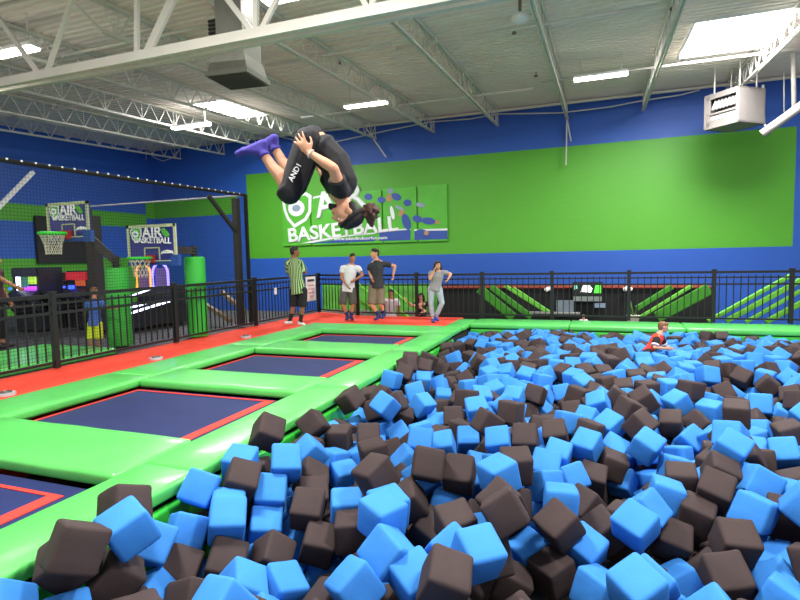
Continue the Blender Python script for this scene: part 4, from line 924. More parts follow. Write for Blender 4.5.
# x,y,z in mm, quaternion x,y,z in thousandths, 1 blue 0 charcoal (and, for the 300 that show largest, where they show)
CUBES=[(-2338,1780,152,-363,-689,-2,0,75,548),(-707,2459,-93,-557,76,231,0,445,574),(-2331,2073,103,-208,-955,-209,1,129,528),(188,2841,-200,-391,-895,-208,1,636,580),(-602,2720,-83,-396,-885,-111,1,481,550),(694,3438,-380,680,-583,396,0,727,573),
(-1204,2464,-235,496,-337,797,1,354,581),(-2415,2051,-175,-682,-34,533,0,118,577),(223,3625,-239,-294,-912,-280,1,635,525),(-268,3403,-519,343,929,138,0,552,572),(786,3678,-287,-641,-737,-106,0,737,538),(-233,3450,-225,-359,-876,-322,0,559,525),
(-1087,2651,-127,-162,-926,222,1,384,549),(-1189,2823,-15,-34,97,-853,1,381,511),(-511,3056,6,-332,-723,-509,0,505,512),(-2186,2685,-128,-448,-851,-63,1,227,517),(956,3982,-207,-775,290,-98,1,755,511),(-1754,3066,-404,-559,10,234,0,318,545),
(471,3956,-466,-492,140,110,0,674,541),(-1754,2601,-433,-232,-930,104,1,286,580),(-914,2605,-216,-288,-922,-196,1,407,573),(-1415,3267,27,570,-313,758,0,374,472),(-1903,3184,-241,-331,-346,-483,0,306,507),(-952,3729,-87,-937,-25,31,0,459,474),
(-2559,2880,-52,78,-863,-434,1,199,488),(648,4144,-350,174,616,768,0,698,513),(785,4282,-213,-448,173,-50,0,717,488),(-1654,1962,-127,160,861,-480,1,222,589),(-1961,2820,-395,192,846,-426,0,272,547),(-636,3569,6,629,-335,682,1,499,470),
(-1,3292,-515,-104,103,-298,1,588,582),(-1534,3117,-305,-550,-833,-46,0,346,532),(-2391,2483,-383,150,-941,-205,0,184,561),(-77,3556,-413,-481,265,-93,1,590,547),(-2480,2638,-232,-388,397,-801,1,190,529),(-2534,2240,108,95,946,-218,0,125,496),
(1085,4409,-180,-804,131,210,1,761,480),(-2526,3647,106,-467,57,426,0,267,431),(-1893,2417,-349,864,-369,-263,1,248,573),(-1145,3586,16,-159,480,-859,0,428,464),(-2374,3085,-53,217,-915,-223,0,243,476),(-2536,1885,-9,-35,-571,-536,0,56,577),
(-2121,2578,-328,161,-915,-291,0,224,553),(-841,3172,-181,-432,-886,-125,0,452,514),(-2196,3391,-17,-446,-821,-128,1,287,460),(-520,3286,-574,-176,176,-610,0,513,583),(392,5049,-191,-209,-938,-197,1,646,446),(-2187,3085,-358,-466,-839,-49,1,264,520),
(-2226,3224,-182,-491,-787,-141,1,271,489),(-430,3550,-498,383,905,183,1,525,544),(968,4717,-43,275,505,816,1,734,444),(-2469,2357,-155,-350,-204,-362,1,160,545),(-98,5024,-226,196,937,289,1,587,444),(498,3736,-641,230,-57,-949,1,684,575),
(961,3382,-448,-822,-522,209,1,779,589),(460,4227,-272,95,-692,711,1,669,490),(1515,5458,-272,-351,-73,-93,1,784,451),(-1245,3419,-195,-154,-559,-616,0,415,498),(35,3805,-397,-150,-611,-594,0,603,527),(-2547,1556,-90,390,259,872,1,19,590),
(-241,3717,-192,-55,-21,-644,1,562,494),(118,5060,-397,-666,84,164,0,615,464),(1009,3637,-491,-486,-245,-156,1,772,570),(598,4475,-241,48,771,-635,0,683,473),(863,4518,-170,-155,-577,-790,0,723,465),(-1657,3292,-247,-496,-859,-29,1,343,498),
(-561,3839,-21,-100,766,-626,0,521,461),(307,3879,-255,-366,29,899,1,656,504),(-2153,2300,-418,179,428,-882,0,182,588),(703,6103,-273,-518,10,-111,0,670,422),(1173,4151,-292,-457,78,-87,0,784,524),(-1102,3456,-396,-256,-481,-819,0,422,530),
(-2523,3278,-22,131,-974,-154,1,238,455),(-2543,4413,-66,911,119,365,0,313,423),(-2331,4526,-217,-996,-73,-3,0,339,436),(1203,5704,-19,-774,-624,-96,0,737,410),(1227,3950,-114,314,5,939,1,791,503),(-611,4781,-140,-928,-33,-26,0,525,435),
(-831,4708,-164,-626,-714,-281,1,497,437),(-2065,4093,-391,116,51,416,1,341,472),(368,5457,-132,-422,67,878,0,639,422),(-2112,5179,-58,-374,-87,-762,1,385,405),(-42,4848,-458,-87,-527,-845,0,597,475),(-370,3959,-197,-305,450,-785,1,544,482),
(-394,4258,-171,-9,-944,-316,1,546,459),(-2551,5241,-40,14,-846,-189,0,350,399),(-841,5437,-93,-100,-53,-798,0,510,411),(802,6463,-152,-261,926,108,1,677,400),(-2215,3763,-82,-67,798,-403,1,312,448),(-1249,5267,-365,-552,-756,-195,1,467,439),
(201,5212,-607,175,914,355,1,624,486),(1637,5753,-195,69,729,-663,0,786,428),(-214,4657,-404,383,-235,818,1,576,474),(-91,4051,-353,-16,-684,-495,0,588,499),(-1930,5868,-220,-200,-929,-22,1,422,404),(-382,5139,-191,-956,-57,-88,0,554,429),
(-2400,2257,-407,-728,618,-38,1,159,578),(104,5592,-198,361,886,292,1,611,421),(-980,4916,-69,-94,271,295,0,484,420),(-2110,3595,-208,388,259,-878,0,312,469),(-1504,4496,-169,-611,-712,-190,1,420,436),(568,2961,-355,137,796,-505,1,708,593),
(1111,6483,-226,244,966,85,1,710,408),(-573,3309,-67,-661,472,-583,0,495,490),(865,5870,-360,85,435,-797,1,690,437),(-1736,3983,-119,39,-75,303,0,372,446),(1074,3905,-502,-719,-608,-331,1,776,549),(451,6217,-81,161,-288,89,0,644,398),
(1299,7719,-93,-178,513,-832,1,708,375),(-1364,4747,-267,-376,509,-331,1,444,440),(1017,4995,-33,-731,-511,-421,1,727,428),(289,5798,-89,13,231,264,0,626,406),(956,6662,-51,-736,-240,-602,0,692,388),(1805,8331,-222,-301,-864,-402,0,741,377),
(1626,6657,-163,-840,80,-77,1,762,403),(-345,4890,-298,91,209,-749,1,561,449),(-6,6134,-131,-808,-167,535,1,598,399),(269,3110,-324,32,-365,852,1,665,577),(-2004,3425,-261,-476,-837,-73,0,315,483),(-724,6615,-203,1,-521,839,0,536,394),
(-789,2860,-182,-350,-471,-808,1,444,536),(-2438,1746,-219,-268,136,952,1,74,595),(-1541,4237,-262,-73,390,264,1,403,455),(2051,8088,-262,-294,-300,574,0,767,385),(-1177,5383,-84,242,-44,184,1,474,404),(-2018,1805,-175,28,-107,-883,0,142,595),
(-2091,4684,-233,-907,-174,79,0,368,430),(1182,3605,-315,957,-208,130,0,794,560),(126,5350,-350,-143,-947,-208,1,616,442),(968,6273,-306,-705,441,53,0,696,419),(-2566,6538,-104,-118,-763,-635,1,391,379),(-1774,3179,-670,151,227,836,1,322,569),
(-1458,2631,-495,-32,-251,566,0,317,590),(-2042,3255,-503,-378,-195,-795,1,294,536),(727,5664,-479,-240,-738,-105,1,680,451),(-289,5486,-177,-13,156,834,1,568,420),(-1265,3097,-105,-347,-933,-56,1,395,495),(-726,3112,-525,-282,-558,284,0,481,591),
(-1044,3694,-325,-147,-160,-976,1,443,495),(-82,5298,-190,-149,14,-811,0,590,425),(2104,7129,-211,-739,337,-365,0,790,398),(-595,3048,-270,112,-130,-966,0,507,562),(1153,5084,-216,325,-31,-709,0,756,456),(608,4968,-343,-91,-95,-976,1,666,461),
(-240,6669,-196,-56,138,-182,0,575,392),(1438,7457,-249,-284,-201,-19,0,724,389),(-1526,5778,-311,-267,-60,97,0,452,413),(-951,6386,-202,555,-659,320,1,516,393),(-1977,5244,-383,902,153,320,1,397,429),(-1425,5972,-144,-38,138,968,0,463,396),
(-1241,3740,-159,-344,-803,-424,1,421,481),(-2257,4252,-336,-100,-48,-794,1,337,454),(-2332,2869,-160,-450,-886,89,1,228,493),(-2487,6798,-79,-512,-285,755,0,405,371),(-707,7235,-187,-107,6,-502,1,542,379),(-106,5936,-260,-887,271,-121,1,587,411),
(764,6829,-87,-371,-568,-384,1,666,384),(-2112,5667,-327,224,79,808,0,405,416),(-2090,6087,-128,250,-784,-568,1,413,389),(1471,4927,-356,2,-155,29,0,789,472),(1303,5325,-330,-542,426,-591,0,770,459),(-930,7376,-165,152,-100,590,1,525,373),
(-197,7179,-175,139,-170,907,1,581,379),(526,6833,-118,-1,0,863,0,648,384),(486,5363,-637,-106,29,932,1,644,476),(-550,3645,-225,399,-669,-367,0,527,500),(-2291,7024,-221,-609,-771,-90,1,424,378),(135,4133,-632,31,-40,972,0,620,555),
(116,8072,-50,64,97,313,0,609,359),(185,6361,-121,-370,-301,615,0,615,394),(-435,7202,-321,-516,299,-714,1,559,391),(-2322,5391,-170,813,2,-556,0,370,412),(-278,6371,-323,189,-355,673,0,570,405),(-1242,6703,-219,170,-54,346,1,495,386),
(-1396,5521,-376,793,-69,596,0,456,425),(-460,7593,-130,-909,358,-93,0,560,371),(-2106,5444,-102,639,718,114,0,400,400),(-1216,7449,-147,140,-774,-209,1,507,369),(-1316,6227,-179,-128,211,-942,1,483,391),(-1743,5832,-433,-460,294,634,1,436,418),
(-315,7414,-153,103,87,-865,1,570,374),(883,4903,-262,114,-64,429,0,702,455),(2072,8320,-214,69,-20,967,1,763,374),(94,7167,-159,4,-118,-526,0,606,381),(1520,6184,-332,873,360,-237,1,761,424),(-2536,7056,-23,577,-742,341,0,408,361),
(-1726,8095,-149,-284,90,-932,0,476,361),(-2405,7430,-128,57,-936,-322,0,424,364),(2403,8464,-248,-711,572,-155,1,785,375),(-1763,4431,-265,-202,-196,185,0,392,445),(277,6918,-144,-406,-446,-581,0,623,382),(2414,8759,-170,365,-888,164,1,787,365),
(2187,8641,-187,-323,-26,354,0,768,366),(-2125,7265,-338,-124,811,550,1,439,382),(-1421,7259,-146,90,100,-366,1,487,370),(-2013,7041,-442,29,135,-566,1,442,393),(-2306,8070,-280,-37,272,664,0,442,368),(2138,7457,-243,368,35,-756,0,787,389),
(-2230,5414,-396,68,-50,-626,1,384,426),(2104,9090,-130,338,658,381,1,755,357),(1401,5908,-334,-34,-134,151,1,759,431),(-1627,6960,-258,-76,15,891,1,466,384),(-812,6535,-412,-343,625,20,0,531,409),(-2550,3503,-195,90,-23,-982,0,265,463),
(-186,7628,-126,155,-175,841,0,586,367),(-698,7513,-162,246,-53,-867,1,547,371),(177,4051,-425,25,1,985,0,614,506),(1920,8761,-167,520,847,-71,1,746,364),(-945,5671,-116,470,393,-235,1,500,401),(669,3898,-634,318,199,-359,0,698,557),
(-2330,8874,-254,-38,-223,-4,1,454,357),(-1359,6945,-177,-172,112,943,1,486,378),(1693,8636,-204,-181,34,433,0,728,368),(1820,5949,-77,-388,-841,-357,1,794,412),(811,7876,-113,-291,450,842,0,663,366),(315,8400,-30,-220,226,948,0,621,353),
(602,8047,-79,75,156,-981,1,645,360),(2480,9295,-101,174,-312,876,1,781,352),(1965,7165,-409,-212,-641,-732,1,780,410),(1487,8458,-159,24,-191,605,0,714,365),(1082,8088,-131,137,26,745,1,686,366),(447,7441,-125,42,-64,760,0,635,372),
(-2448,7764,-80,948,-226,-154,0,430,358),(-2563,5790,-160,-15,-202,699,0,368,391),(-425,3819,-409,850,127,121,1,535,513),(191,7416,-131,-141,-12,904,1,616,373),(-595,5831,-364,-546,-372,696,0,538,420),(-2259,3420,-473,238,-138,-589,1,287,506),
(1526,6465,-319,-557,761,-138,0,756,414),(1306,5588,-331,148,194,-706,1,760,441),(49,7652,-131,66,126,-555,0,602,368),(-417,2830,-496,-893,236,291,0,519,595),(-2335,5680,-117,702,16,529,0,380,391),(1920,11572,-159,686,-67,583,0,706,335),
(-2093,4462,-377,-600,4,-800,1,355,454),(-1766,7404,-270,8,-441,-566,0,464,375),(-2520,3208,-370,276,28,909,0,249,511),(940,7543,-132,758,-459,210,1,677,372),(551,6566,-212,354,-208,912,1,656,401),(-1973,6750,-500,629,-355,-244,0,441,404),
(-2561,9302,-173,-53,974,184,0,447,346),(-937,3938,-213,-453,-141,103,1,474,486),(-1469,7670,-124,340,222,408,1,490,362),(1859,9086,-134,664,240,-688,1,735,355),(345,7904,-102,60,-377,-203,1,628,364),(-687,6792,-436,366,-164,916,1,545,408),
(2354,9007,-133,18,1,840,1,773,358),(-2338,10209,-246,-13,-187,963,0,470,344),(2166,11578,-167,-356,-339,-646,0,721,335),(-669,6980,-317,-177,-107,976,1,550,394),(-62,6937,-228,-494,158,165,0,593,385),(-2538,5293,-387,56,-112,285,1,354,420),
(1295,4426,-275,-587,33,141,1,789,483),(1159,8840,-102,-41,-785,599,1,684,354),(-782,3586,-359,-559,592,-133,0,473,505),(-2568,5564,-382,631,-555,311,1,360,414),(-348,7840,-87,-256,-299,-605,1,573,360),(-2542,10019,-264,92,106,-948,0,459,346),
(-81,7880,-76,-320,-496,-760,1,594,360),(-1660,5023,-263,-840,520,-146,1,422,424),(1062,5736,-272,21,490,-769,1,704,434),(-2131,9216,-290,-13,80,-858,0,467,355),(-829,7846,-109,-61,-71,-222,0,539,362),(571,7702,-116,-364,-395,501,0,647,367),
(1686,8916,-161,36,-41,138,1,723,358),(-1059,6917,-206,-329,-614,40,1,508,380),(579,8292,-53,357,-627,-201,1,641,354),(804,9074,-91,132,-553,-818,1,656,349),(-2527,2972,-345,-208,-812,-39,0,204,518),(-866,8232,-96,-400,-443,37,0,535,355),
(-2015,9777,-173,-514,782,199,1,481,343),(-143,8112,-48,55,-78,645,1,586,355),(-971,4433,-324,233,65,834,1,475,454),(2299,7844,-212,100,511,-734,1,793,380),(-2016,7463,-374,-692,379,80,0,451,381),(842,8162,-93,-254,-175,-948,1,666,361),
(-1208,7752,-125,2,-157,-903,0,512,363),(1156,6747,-200,299,-481,394,1,713,396),(1632,11285,-206,96,-881,-225,1,692,338),(-1687,2331,-472,-323,254,-258,1,266,595),(711,4201,-704,117,-3,745,0,696,546),(2770,9228,-97,-869,391,-256,0,796,357),
(-1554,9604,-183,76,-106,-226,1,506,345),(2305,9473,-100,635,568,199,1,761,350),(-1018,9833,-144,-130,-290,-800,0,538,341),(-1488,3983,-336,268,203,-891,0,400,468),(-2544,5008,-325,587,-264,-764,0,346,424),(684,7372,-125,79,-51,-758,1,655,374),
(-1019,5072,-424,-572,261,160,0,482,447),(910,7249,-114,-100,-203,-247,1,681,376),(-677,3327,-304,125,-47,876,1,482,519),(1162,11570,-187,-347,-4,-17,1,662,334),(-671,8076,-92,95,-37,-898,1,550,357),(1204,8325,-132,11,11,-650,1,693,362),
(-947,7630,-138,71,78,-47,0,528,364),(-1335,10311,-107,48,451,405,0,523,336),(-1276,9720,-160,149,10,-116,0,523,342),(237,5639,-521,470,622,89,1,631,461),(-2579,7325,-16,-513,-17,70,0,412,354),(-1595,5339,-405,30,-63,-246,0,439,427),
(-570,7832,-99,-59,-31,-998,1),(1442,8775,-129,-129,346,-98,0),(841,11344,-238,425,-462,-721,1),(-1224,8144,-128,-34,553,330,1),(578,9038,-73,67,-209,-946,1),(-394,8131,-59,-106,-26,413,0),
(-221,8756,-49,452,-427,783,1),(-558,8299,-64,0,-322,-863,1),(-1782,9707,-177,35,22,-880,1),(-2064,7819,-348,-83,680,725,0),(798,8419,-71,88,63,704,1),(1029,8530,-114,105,-87,-967,1),
(-820,10042,-130,255,327,-356,1),(2662,9455,-84,-538,-401,-740,0),(1339,9051,-130,-229,-135,-253,1),(1785,6627,-404,103,27,-835,0),(2081,9915,-147,-56,-161,839,1),(-914,6717,-223,-109,-914,356,1),
(1084,9097,-110,-27,-51,62,1),(-2020,8450,-375,836,-267,-211,1),(544,11085,-235,467,-793,98,1),(-35,5026,-647,-664,193,-715,0),(2488,10159,-123,-909,104,284,1),(-18,8575,-28,658,-296,-654,0),
(-1890,9176,-220,144,227,926,0),(226,8664,-29,54,41,989,0),(496,5614,-585,-133,30,982,0),(1000,5456,-355,-737,-676,9,0),(-1633,4717,-282,193,345,472,0),(-2480,4175,-234,759,-89,645,0),
(-500,5560,-366,-341,20,893,1),(-301,8419,-41,567,272,-77,0),(-2380,3038,-544,38,-201,178,1),(1250,11060,-262,-93,-82,941,1),(-701,8954,-117,348,-875,268,1),(-1643,6424,-317,280,-74,675,0),
(-1657,10399,-126,-948,112,230,0),(-1105,2869,-588,10,90,-308,0),(394,4018,-724,231,-287,-721,0),(-2537,9070,-269,26,-209,140,0),(999,10893,-263,30,175,-982,1),(1708,8198,-452,-104,294,-236,1),
(-806,10814,-113,138,-76,574,0),(374,8892,-49,-61,-277,-512,1),(1976,8299,-471,-173,117,220,1),(-2345,2659,-585,-534,150,145,1),(824,4034,-518,390,129,452,0),(-441,9074,-98,22,-276,-520,0),
(502,4715,-474,-4,773,-521,0),(-2251,8601,-364,-762,-125,17,0),(2495,9681,-87,274,-631,361,0),(1967,9545,-132,613,464,305,0),(1805,9340,-135,-924,-227,234,1),(1340,11298,-211,593,-358,622,0),
(-1834,10186,-142,-812,347,289,1),(1607,9156,-131,-94,28,-79,0),(45,10489,-200,105,571,475,1),(-1054,10415,-97,456,-116,681,1),(-2255,3733,-421,57,53,-996,1),(-1567,8271,-169,871,-324,193,1),
(688,7088,-114,-75,116,-733,0),(356,11303,-222,-307,214,-166,0),(-1084,10127,-117,13,73,-857,1),(1426,11583,-199,766,-367,-182,1),(436,7163,-159,-30,566,-287,1),(-970,2620,-464,148,-37,-128,0),
(2632,9922,-112,233,-414,869,0),(-1843,8257,-375,269,101,318,0),(-1076,9250,-178,684,172,300,0),(2907,11577,-238,-109,-426,-578,1),(1504,10970,-247,-131,869,217,1),(1944,10863,-233,30,-58,972,1),
(-47,8326,-32,-113,215,-696,0),(-1737,3402,-455,-95,-558,-544,0),(-356,10280,-161,-182,-61,-846,1),(2653,11533,-221,135,22,-811,0),(-2286,7094,-422,127,-14,299,0),(-36,7384,-217,29,300,-934,0),
(-2522,4726,-277,146,35,510,1),(323,7661,-112,-218,134,-707,1),(-598,10276,-149,88,159,-744,0),(1074,5312,-134,280,-8,843,0),(-2294,4090,-591,287,855,291,0),(-236,10527,-159,-61,200,-619,0),
(432,5496,-372,103,-121,-784,1),(-1220,6464,-306,-544,-770,215,0),(2778,9640,-69,-143,-526,-356,0),(2226,9700,-148,76,-582,798,0),(-1201,7144,-214,-171,-169,-779,1),(-1952,6062,-414,250,17,789,1),
(706,11607,-210,222,153,-31,1),(-1012,8444,-122,457,-442,-356,1),(1480,7022,-292,38,172,932,0),(-1132,6022,-293,912,330,-126,1),(-1498,9810,-158,27,-78,509,0),(-324,6923,-393,-474,-384,-731,0),
(493,6119,-348,-244,153,542,1),(-1309,9151,-195,264,65,-527,1),(-99,10249,-200,49,-279,802,1),(-515,6257,-453,-51,-15,-546,0),(2318,11356,-202,-38,43,-803,1),(-874,8733,-122,88,248,-149,0),
(1165,10522,-285,158,186,-771,1),(104,11116,-222,173,-200,652,0),(276,5805,-312,65,23,575,0),(-1620,9115,-216,246,-58,-911,1),(-1018,8002,-140,142,73,962,0),(-1793,9430,-259,-272,-338,-687,0),
(2186,10982,-218,399,-316,831,0),(-1178,3935,-355,-187,-875,-89,0),(246,10715,-221,-80,318,939,1),(281,6592,-177,871,434,-105,1),(956,4257,-485,-518,-853,42,1),(-1592,3006,-687,180,171,-421,0),
(1698,9617,-161,347,885,-21,0),(840,3745,-675,-702,-145,-575,0),(-2044,3064,-690,-635,-725,260,1),(-115,5198,-422,-225,-829,-504,0),(1615,9894,-209,-874,23,-123,1),(-2101,10699,-192,-9,459,-616,0),
(453,5068,-682,908,-141,290,1),(-57,6434,-232,918,106,264,0),(-512,9324,-134,56,-683,490,0),(-1695,9933,-150,-102,22,-814,0),(474,8572,-102,243,307,374,1),(-1597,2128,-311,-948,6,112,0),
(-1012,5346,-346,-10,245,826,0),(1702,8482,-411,174,239,-653,0),(1649,10495,-256,560,-79,-533,0),(1663,11548,-166,-105,-61,691,1),(-466,9750,-156,-698,429,-573,1),(-1149,8680,-164,182,-37,978,0),
(-2422,6848,-343,-288,953,9,0),(-2304,2045,-390,-50,485,192,0),(-144,11076,-183,209,669,-688,1),(505,10682,-249,-223,-10,-712,1),(341,10448,-238,444,-745,487,1),(-2573,11516,-281,-146,44,-73,1),
(-1401,7912,-127,-39,-141,-104,0),(-1768,7151,-389,124,189,-472,0),(-1095,10762,-107,237,-43,-247,1),(1193,7539,-314,156,78,-23,0),(-515,6605,-529,-235,428,-201,0),(2404,10585,-185,-110,57,615,1),
(-1365,2270,-403,105,200,-198,0),(-2179,2854,-512,411,850,-62,1),(-1646,8695,-208,35,-144,908,1),(1062,7779,-222,-249,186,864,1),(1456,10673,-270,199,588,-458,0),(1928,7464,-428,-245,-789,-431,0),
(779,11039,-304,13,38,-916,0),(-2554,7205,-269,-196,-126,677,1),(-558,10545,-123,55,39,990,0),(946,11589,-246,241,673,50,0),(-538,7050,-541,141,147,684,0),(-1362,10864,-127,-788,-69,-334,0),
(-2382,10550,-209,52,-586,794,1),(2883,10474,-138,-215,49,-446,0),(65,8879,-47,481,-525,-594,0),(2527,11091,-219,-140,190,-33,1),(1014,11164,-237,-87,53,-758,1),(-2236,6545,-226,18,-105,-971,0),
(-938,7121,-271,-111,-173,-894,1),(860,6091,-488,-830,-400,-382,1),(-1516,11147,-178,266,114,350,1),(67,6695,-235,788,-179,422,1),(185,9164,-85,-184,-748,277,0),(-738,9775,-150,-68,817,-25,1),
(-2094,10152,-163,-57,187,745,1),(-2200,5138,-511,201,642,407,1),(-2526,8782,-341,-302,-41,744,0),(605,11372,-254,443,68,-50,1),(-2543,10326,-270,238,859,-453,1),(-297,2591,-374,343,214,-829,0),
(-2537,12025,-318,208,826,25,1),(-491,10035,-149,232,164,791,0),(-2284,4638,-423,-61,-52,874,1),(-2383,4870,-461,88,315,-905,0),(-1506,6215,-383,459,306,709,1),(2584,9091,-237,666,563,381,0),
(1390,9290,-140,-111,-131,524,1),(-810,5628,-353,357,75,304,0),(1411,10377,-272,-272,-240,171,1),(-2128,3905,-724,45,-368,855,0),(734,2787,-271,-222,231,371,0),(-739,8464,-137,68,269,913,0),
(1980,11152,-252,41,-82,-585,1),(-886,9096,-148,221,94,-842,0),(1909,10348,-218,136,-9,-697,0),(1195,9602,-185,-233,217,537,1),(1841,10069,-197,-316,128,887,0),(3134,11595,-267,103,-141,788,1),
(250,11567,-232,99,-132,530,0),(-2132,5924,-397,-114,-140,-970,0),(-1515,10160,-164,-643,-285,-40,1),(789,4699,-345,-344,-116,897,1),(-709,4039,-141,538,-349,-243,1),(-266,11332,-198,244,793,497,1),
(326,3270,-541,-174,118,315,1),(901,10612,-292,-115,-318,-880,1),(1957,8528,-334,-289,410,-824,0),(-808,10316,-112,144,119,982,1),(-292,5734,-359,-745,-77,641,0),(1779,7697,-453,110,240,-57,1),
(-540,10797,-129,-4,93,781,1),(838,6619,-549,-25,801,-598,1),(2149,10440,-197,-192,153,-102,0),(-2287,7797,-418,129,-96,-974,1),(1378,10049,-246,40,-255,-683,1),(-253,10789,-160,888,-74,382,0),
(-2276,3970,-267,-76,12,193,1),(-687,9539,-154,982,-182,-17,1),(1867,11370,-307,513,773,-281,0),(2187,10707,-214,847,-524,69,0),(-1420,8782,-218,218,21,-372,1),(2759,10213,-138,-156,304,865,1),
(-2289,11122,-266,210,394,408,0),(-1958,10917,-198,211,-12,935,0),(-1277,8422,-153,-41,126,459,0),(2356,10336,-220,307,-33,582,0),(685,10469,-274,-43,195,-889,1),(-722,5003,-226,-325,859,-254,0),
(-1266,9433,-196,101,-143,-970,0),(-1054,11355,-186,-355,-59,188,1),(1158,4509,-711,216,-304,26,1),(1628,10204,-240,500,673,-544,0),(2438,8108,-214,628,133,712,1),(-2202,11603,-253,9,-29,493,0),
(-494,5155,-474,-99,856,-308,1),(1702,10758,-272,318,-152,911,0),(2397,10844,-209,-64,59,-361,0),(-688,11057,-144,387,202,691,0),(-1206,8937,-176,-384,595,691,1),(-802,6169,-501,87,-99,-720,1),
(-2542,6475,-358,15,-72,419,1),(-1216,3672,-528,572,-447,671,0),(705,6393,-391,-329,-45,-648,0),(-915,6116,-281,-116,-122,-955,1),(97,2942,-504,-965,111,-197,0),(-1837,8490,-197,155,257,769,1),
(-542,11404,-199,231,281,577,0),(1116,10128,-270,-251,954,101,1),(-2547,4425,-324,59,-135,-967,0),(370,5815,-711,41,149,814,1),(-199,9831,-171,115,493,489,0),(-1685,10682,-140,85,208,366,1),
(-2545,7936,-309,-592,594,-267,1),(3370,11602,-292,-29,224,750,1),(972,4529,-457,-132,-940,102,1),(-1988,3526,-541,-50,-276,-834,0),(-1502,8525,-217,15,179,-367,1),(169,10206,-219,640,375,-351,1),
(2760,10911,-208,158,251,219,1),(-1782,11595,-237,9,-136,532,1),(-1122,1935,-114,-184,-78,451,0),(-2530,8421,-271,-345,-365,782,0),(258,5468,-712,-261,-193,-443,1),(-2542,3892,-281,253,116,103,1),
(2250,8213,-407,403,730,470,1),(-1422,10592,-111,-270,453,-680,0),(2331,9973,-188,-109,619,368,0),(2634,10719,-186,-12,207,235,1),(-2168,6313,-346,259,60,-920,0),(-1777,3964,-378,574,690,-265,0),
(-1260,5812,-388,-140,-95,893,0),(-1830,11329,-221,-394,355,-837,1),(1735,11071,-303,-586,595,-311,0),(1659,4981,-168,-181,-182,856,1),(2614,10438,-161,89,57,-981,1),(-746,5357,-316,-91,-4,738,1),
(1710,7139,-290,-373,-585,719,1),(302,4654,-654,-199,191,503,0),(267,3562,-579,294,-128,609,0),(-958,9606,-221,-702,221,-610,0),(1728,5555,-360,-231,-11,-390,1),(735,9347,-136,-169,-484,423,1),
(-205,9305,-118,461,759,-406,0),(-2156,10424,-210,-68,-171,-759,1),(-406,11045,-222,-249,856,278,0),(-2368,6634,-452,43,19,297,1),(-662,3792,-491,-55,-4,918,0),(-155,9034,-81,243,70,670,1),
(-2541,10789,-282,493,-229,34,1),(-678,7670,-392,-122,335,521,0),(-1418,5831,-710,-173,768,202,0),(-1574,7575,-370,304,-613,-446,1),(1316,4424,-547,75,360,318,0),(1150,9365,-150,764,581,92,1),
(374,8147,-165,63,-136,537,0),(-2525,9810,-422,160,110,-962,1),(-1317,11284,-181,37,646,660,1),(2026,7863,-502,253,400,-383,0),(985,9656,-210,478,369,459,1),(649,5916,-560,628,-742,-17,0),
(-1399,2888,-473,311,-65,-923,0),(226,9448,-144,-44,-225,-243,1),(2990,10069,-78,458,491,-393,0),(-1525,11581,-218,912,-89,-88,1),(-480,7873,-387,-211,162,-289,1),(435,9339,-127,603,122,568,0),
(1088,4798,-292,640,336,146,1),(1669,5260,-448,-19,-75,728,0),(592,6516,-661,82,-559,586,0),(-1506,3255,-544,299,-177,122,1),(-2579,8144,-515,-14,94,-696,1),(2338,8807,-461,-55,186,-960,1),
(1176,4145,-604,-99,-899,317,1),(-820,2847,-500,-354,364,346,0),(17,10817,-217,-51,21,-41,1),(1251,10822,-319,-659,709,-158,1),(-500,8590,-114,-111,80,948,1),(1673,6858,-361,36,-100,756,1),
(-210,11572,-233,-103,180,913,0),(1482,9527,-215,206,-64,-952,1),(-1162,11068,-143,-157,-211,-959,0),(-1517,5977,-480,471,-49,-786,0),(1540,5523,-545,-269,267,-210,1),(1250,8608,-211,8,611,410,0),
(-584,7404,-451,248,102,237,0),(3080,10901,-212,954,-79,280,1),(690,10131,-264,-434,30,-709,1),(-1401,3698,-306,-74,-221,213,1),(1821,6250,-297,16,164,-852,0),(-804,11314,-178,307,-282,732,1),
(-623,4840,-417,21,-152,-894,0),(-1252,3132,-575,-15,237,935,1),(-1471,3634,-644,87,-22,-42,1),(2408,7605,-181,831,-419,150,1),(886,6684,-298,-69,236,937,0),(2126,8882,-297,449,-273,-739,1),
(-1265,5629,-625,499,705,473,1),(-1368,4860,-484,81,-28,976,1),(-2330,8266,-407,-367,-181,625,0),(-1731,3706,-413,127,885,372,0),(-1129,5587,-309,-175,45,-748,0),(666,9589,-184,-299,-395,-852,1),
(-798,9341,-187,154,261,528,0),(1928,10610,-275,256,69,-759,1),(-1884,3442,-787,-464,135,42,1),(775,5388,-554,169,-211,-837,1),(-2154,8818,-442,173,-578,779,0),(-2553,8166,-251,-155,31,-627,1),
(698,3534,-626,-258,-324,352,1),(1,2206,-89,-589,-761,267,1),(-1005,4183,-577,386,173,640,0),(2972,9820,-63,-69,90,-172,0),(29,5767,-417,94,-384,670,0),(-2156,3496,-849,-259,770,202,1),
(-2387,9331,-414,218,210,191,0),(-2551,11050,-304,-244,-182,107,0),(-1246,11589,-214,696,-620,-299,1),(-40,5495,-470,-106,-178,488,1),(1062,7154,-302,263,-49,161,0),(-2252,10838,-274,-425,-740,522,1),
(-1296,10008,-229,-38,-476,-509,1),(683,6836,-325,-97,-135,813,1),(3067,11333,-259,-201,973,-39,1),(1849,8757,-447,-31,-29,-558,1),(-2573,4137,-545,35,-756,-90,0),(2100,9351,-209,321,498,798,1),
(-550,4038,-407,5,275,-577,1),(911,4627,-767,-132,-32,-869,0),(-2262,6141,-471,217,299,-845,1),(-2466,4350,-561,127,4,991,0),(903,6880,-558,-609,-722,-138,0),(178,4401,-663,-367,-115,309,0),
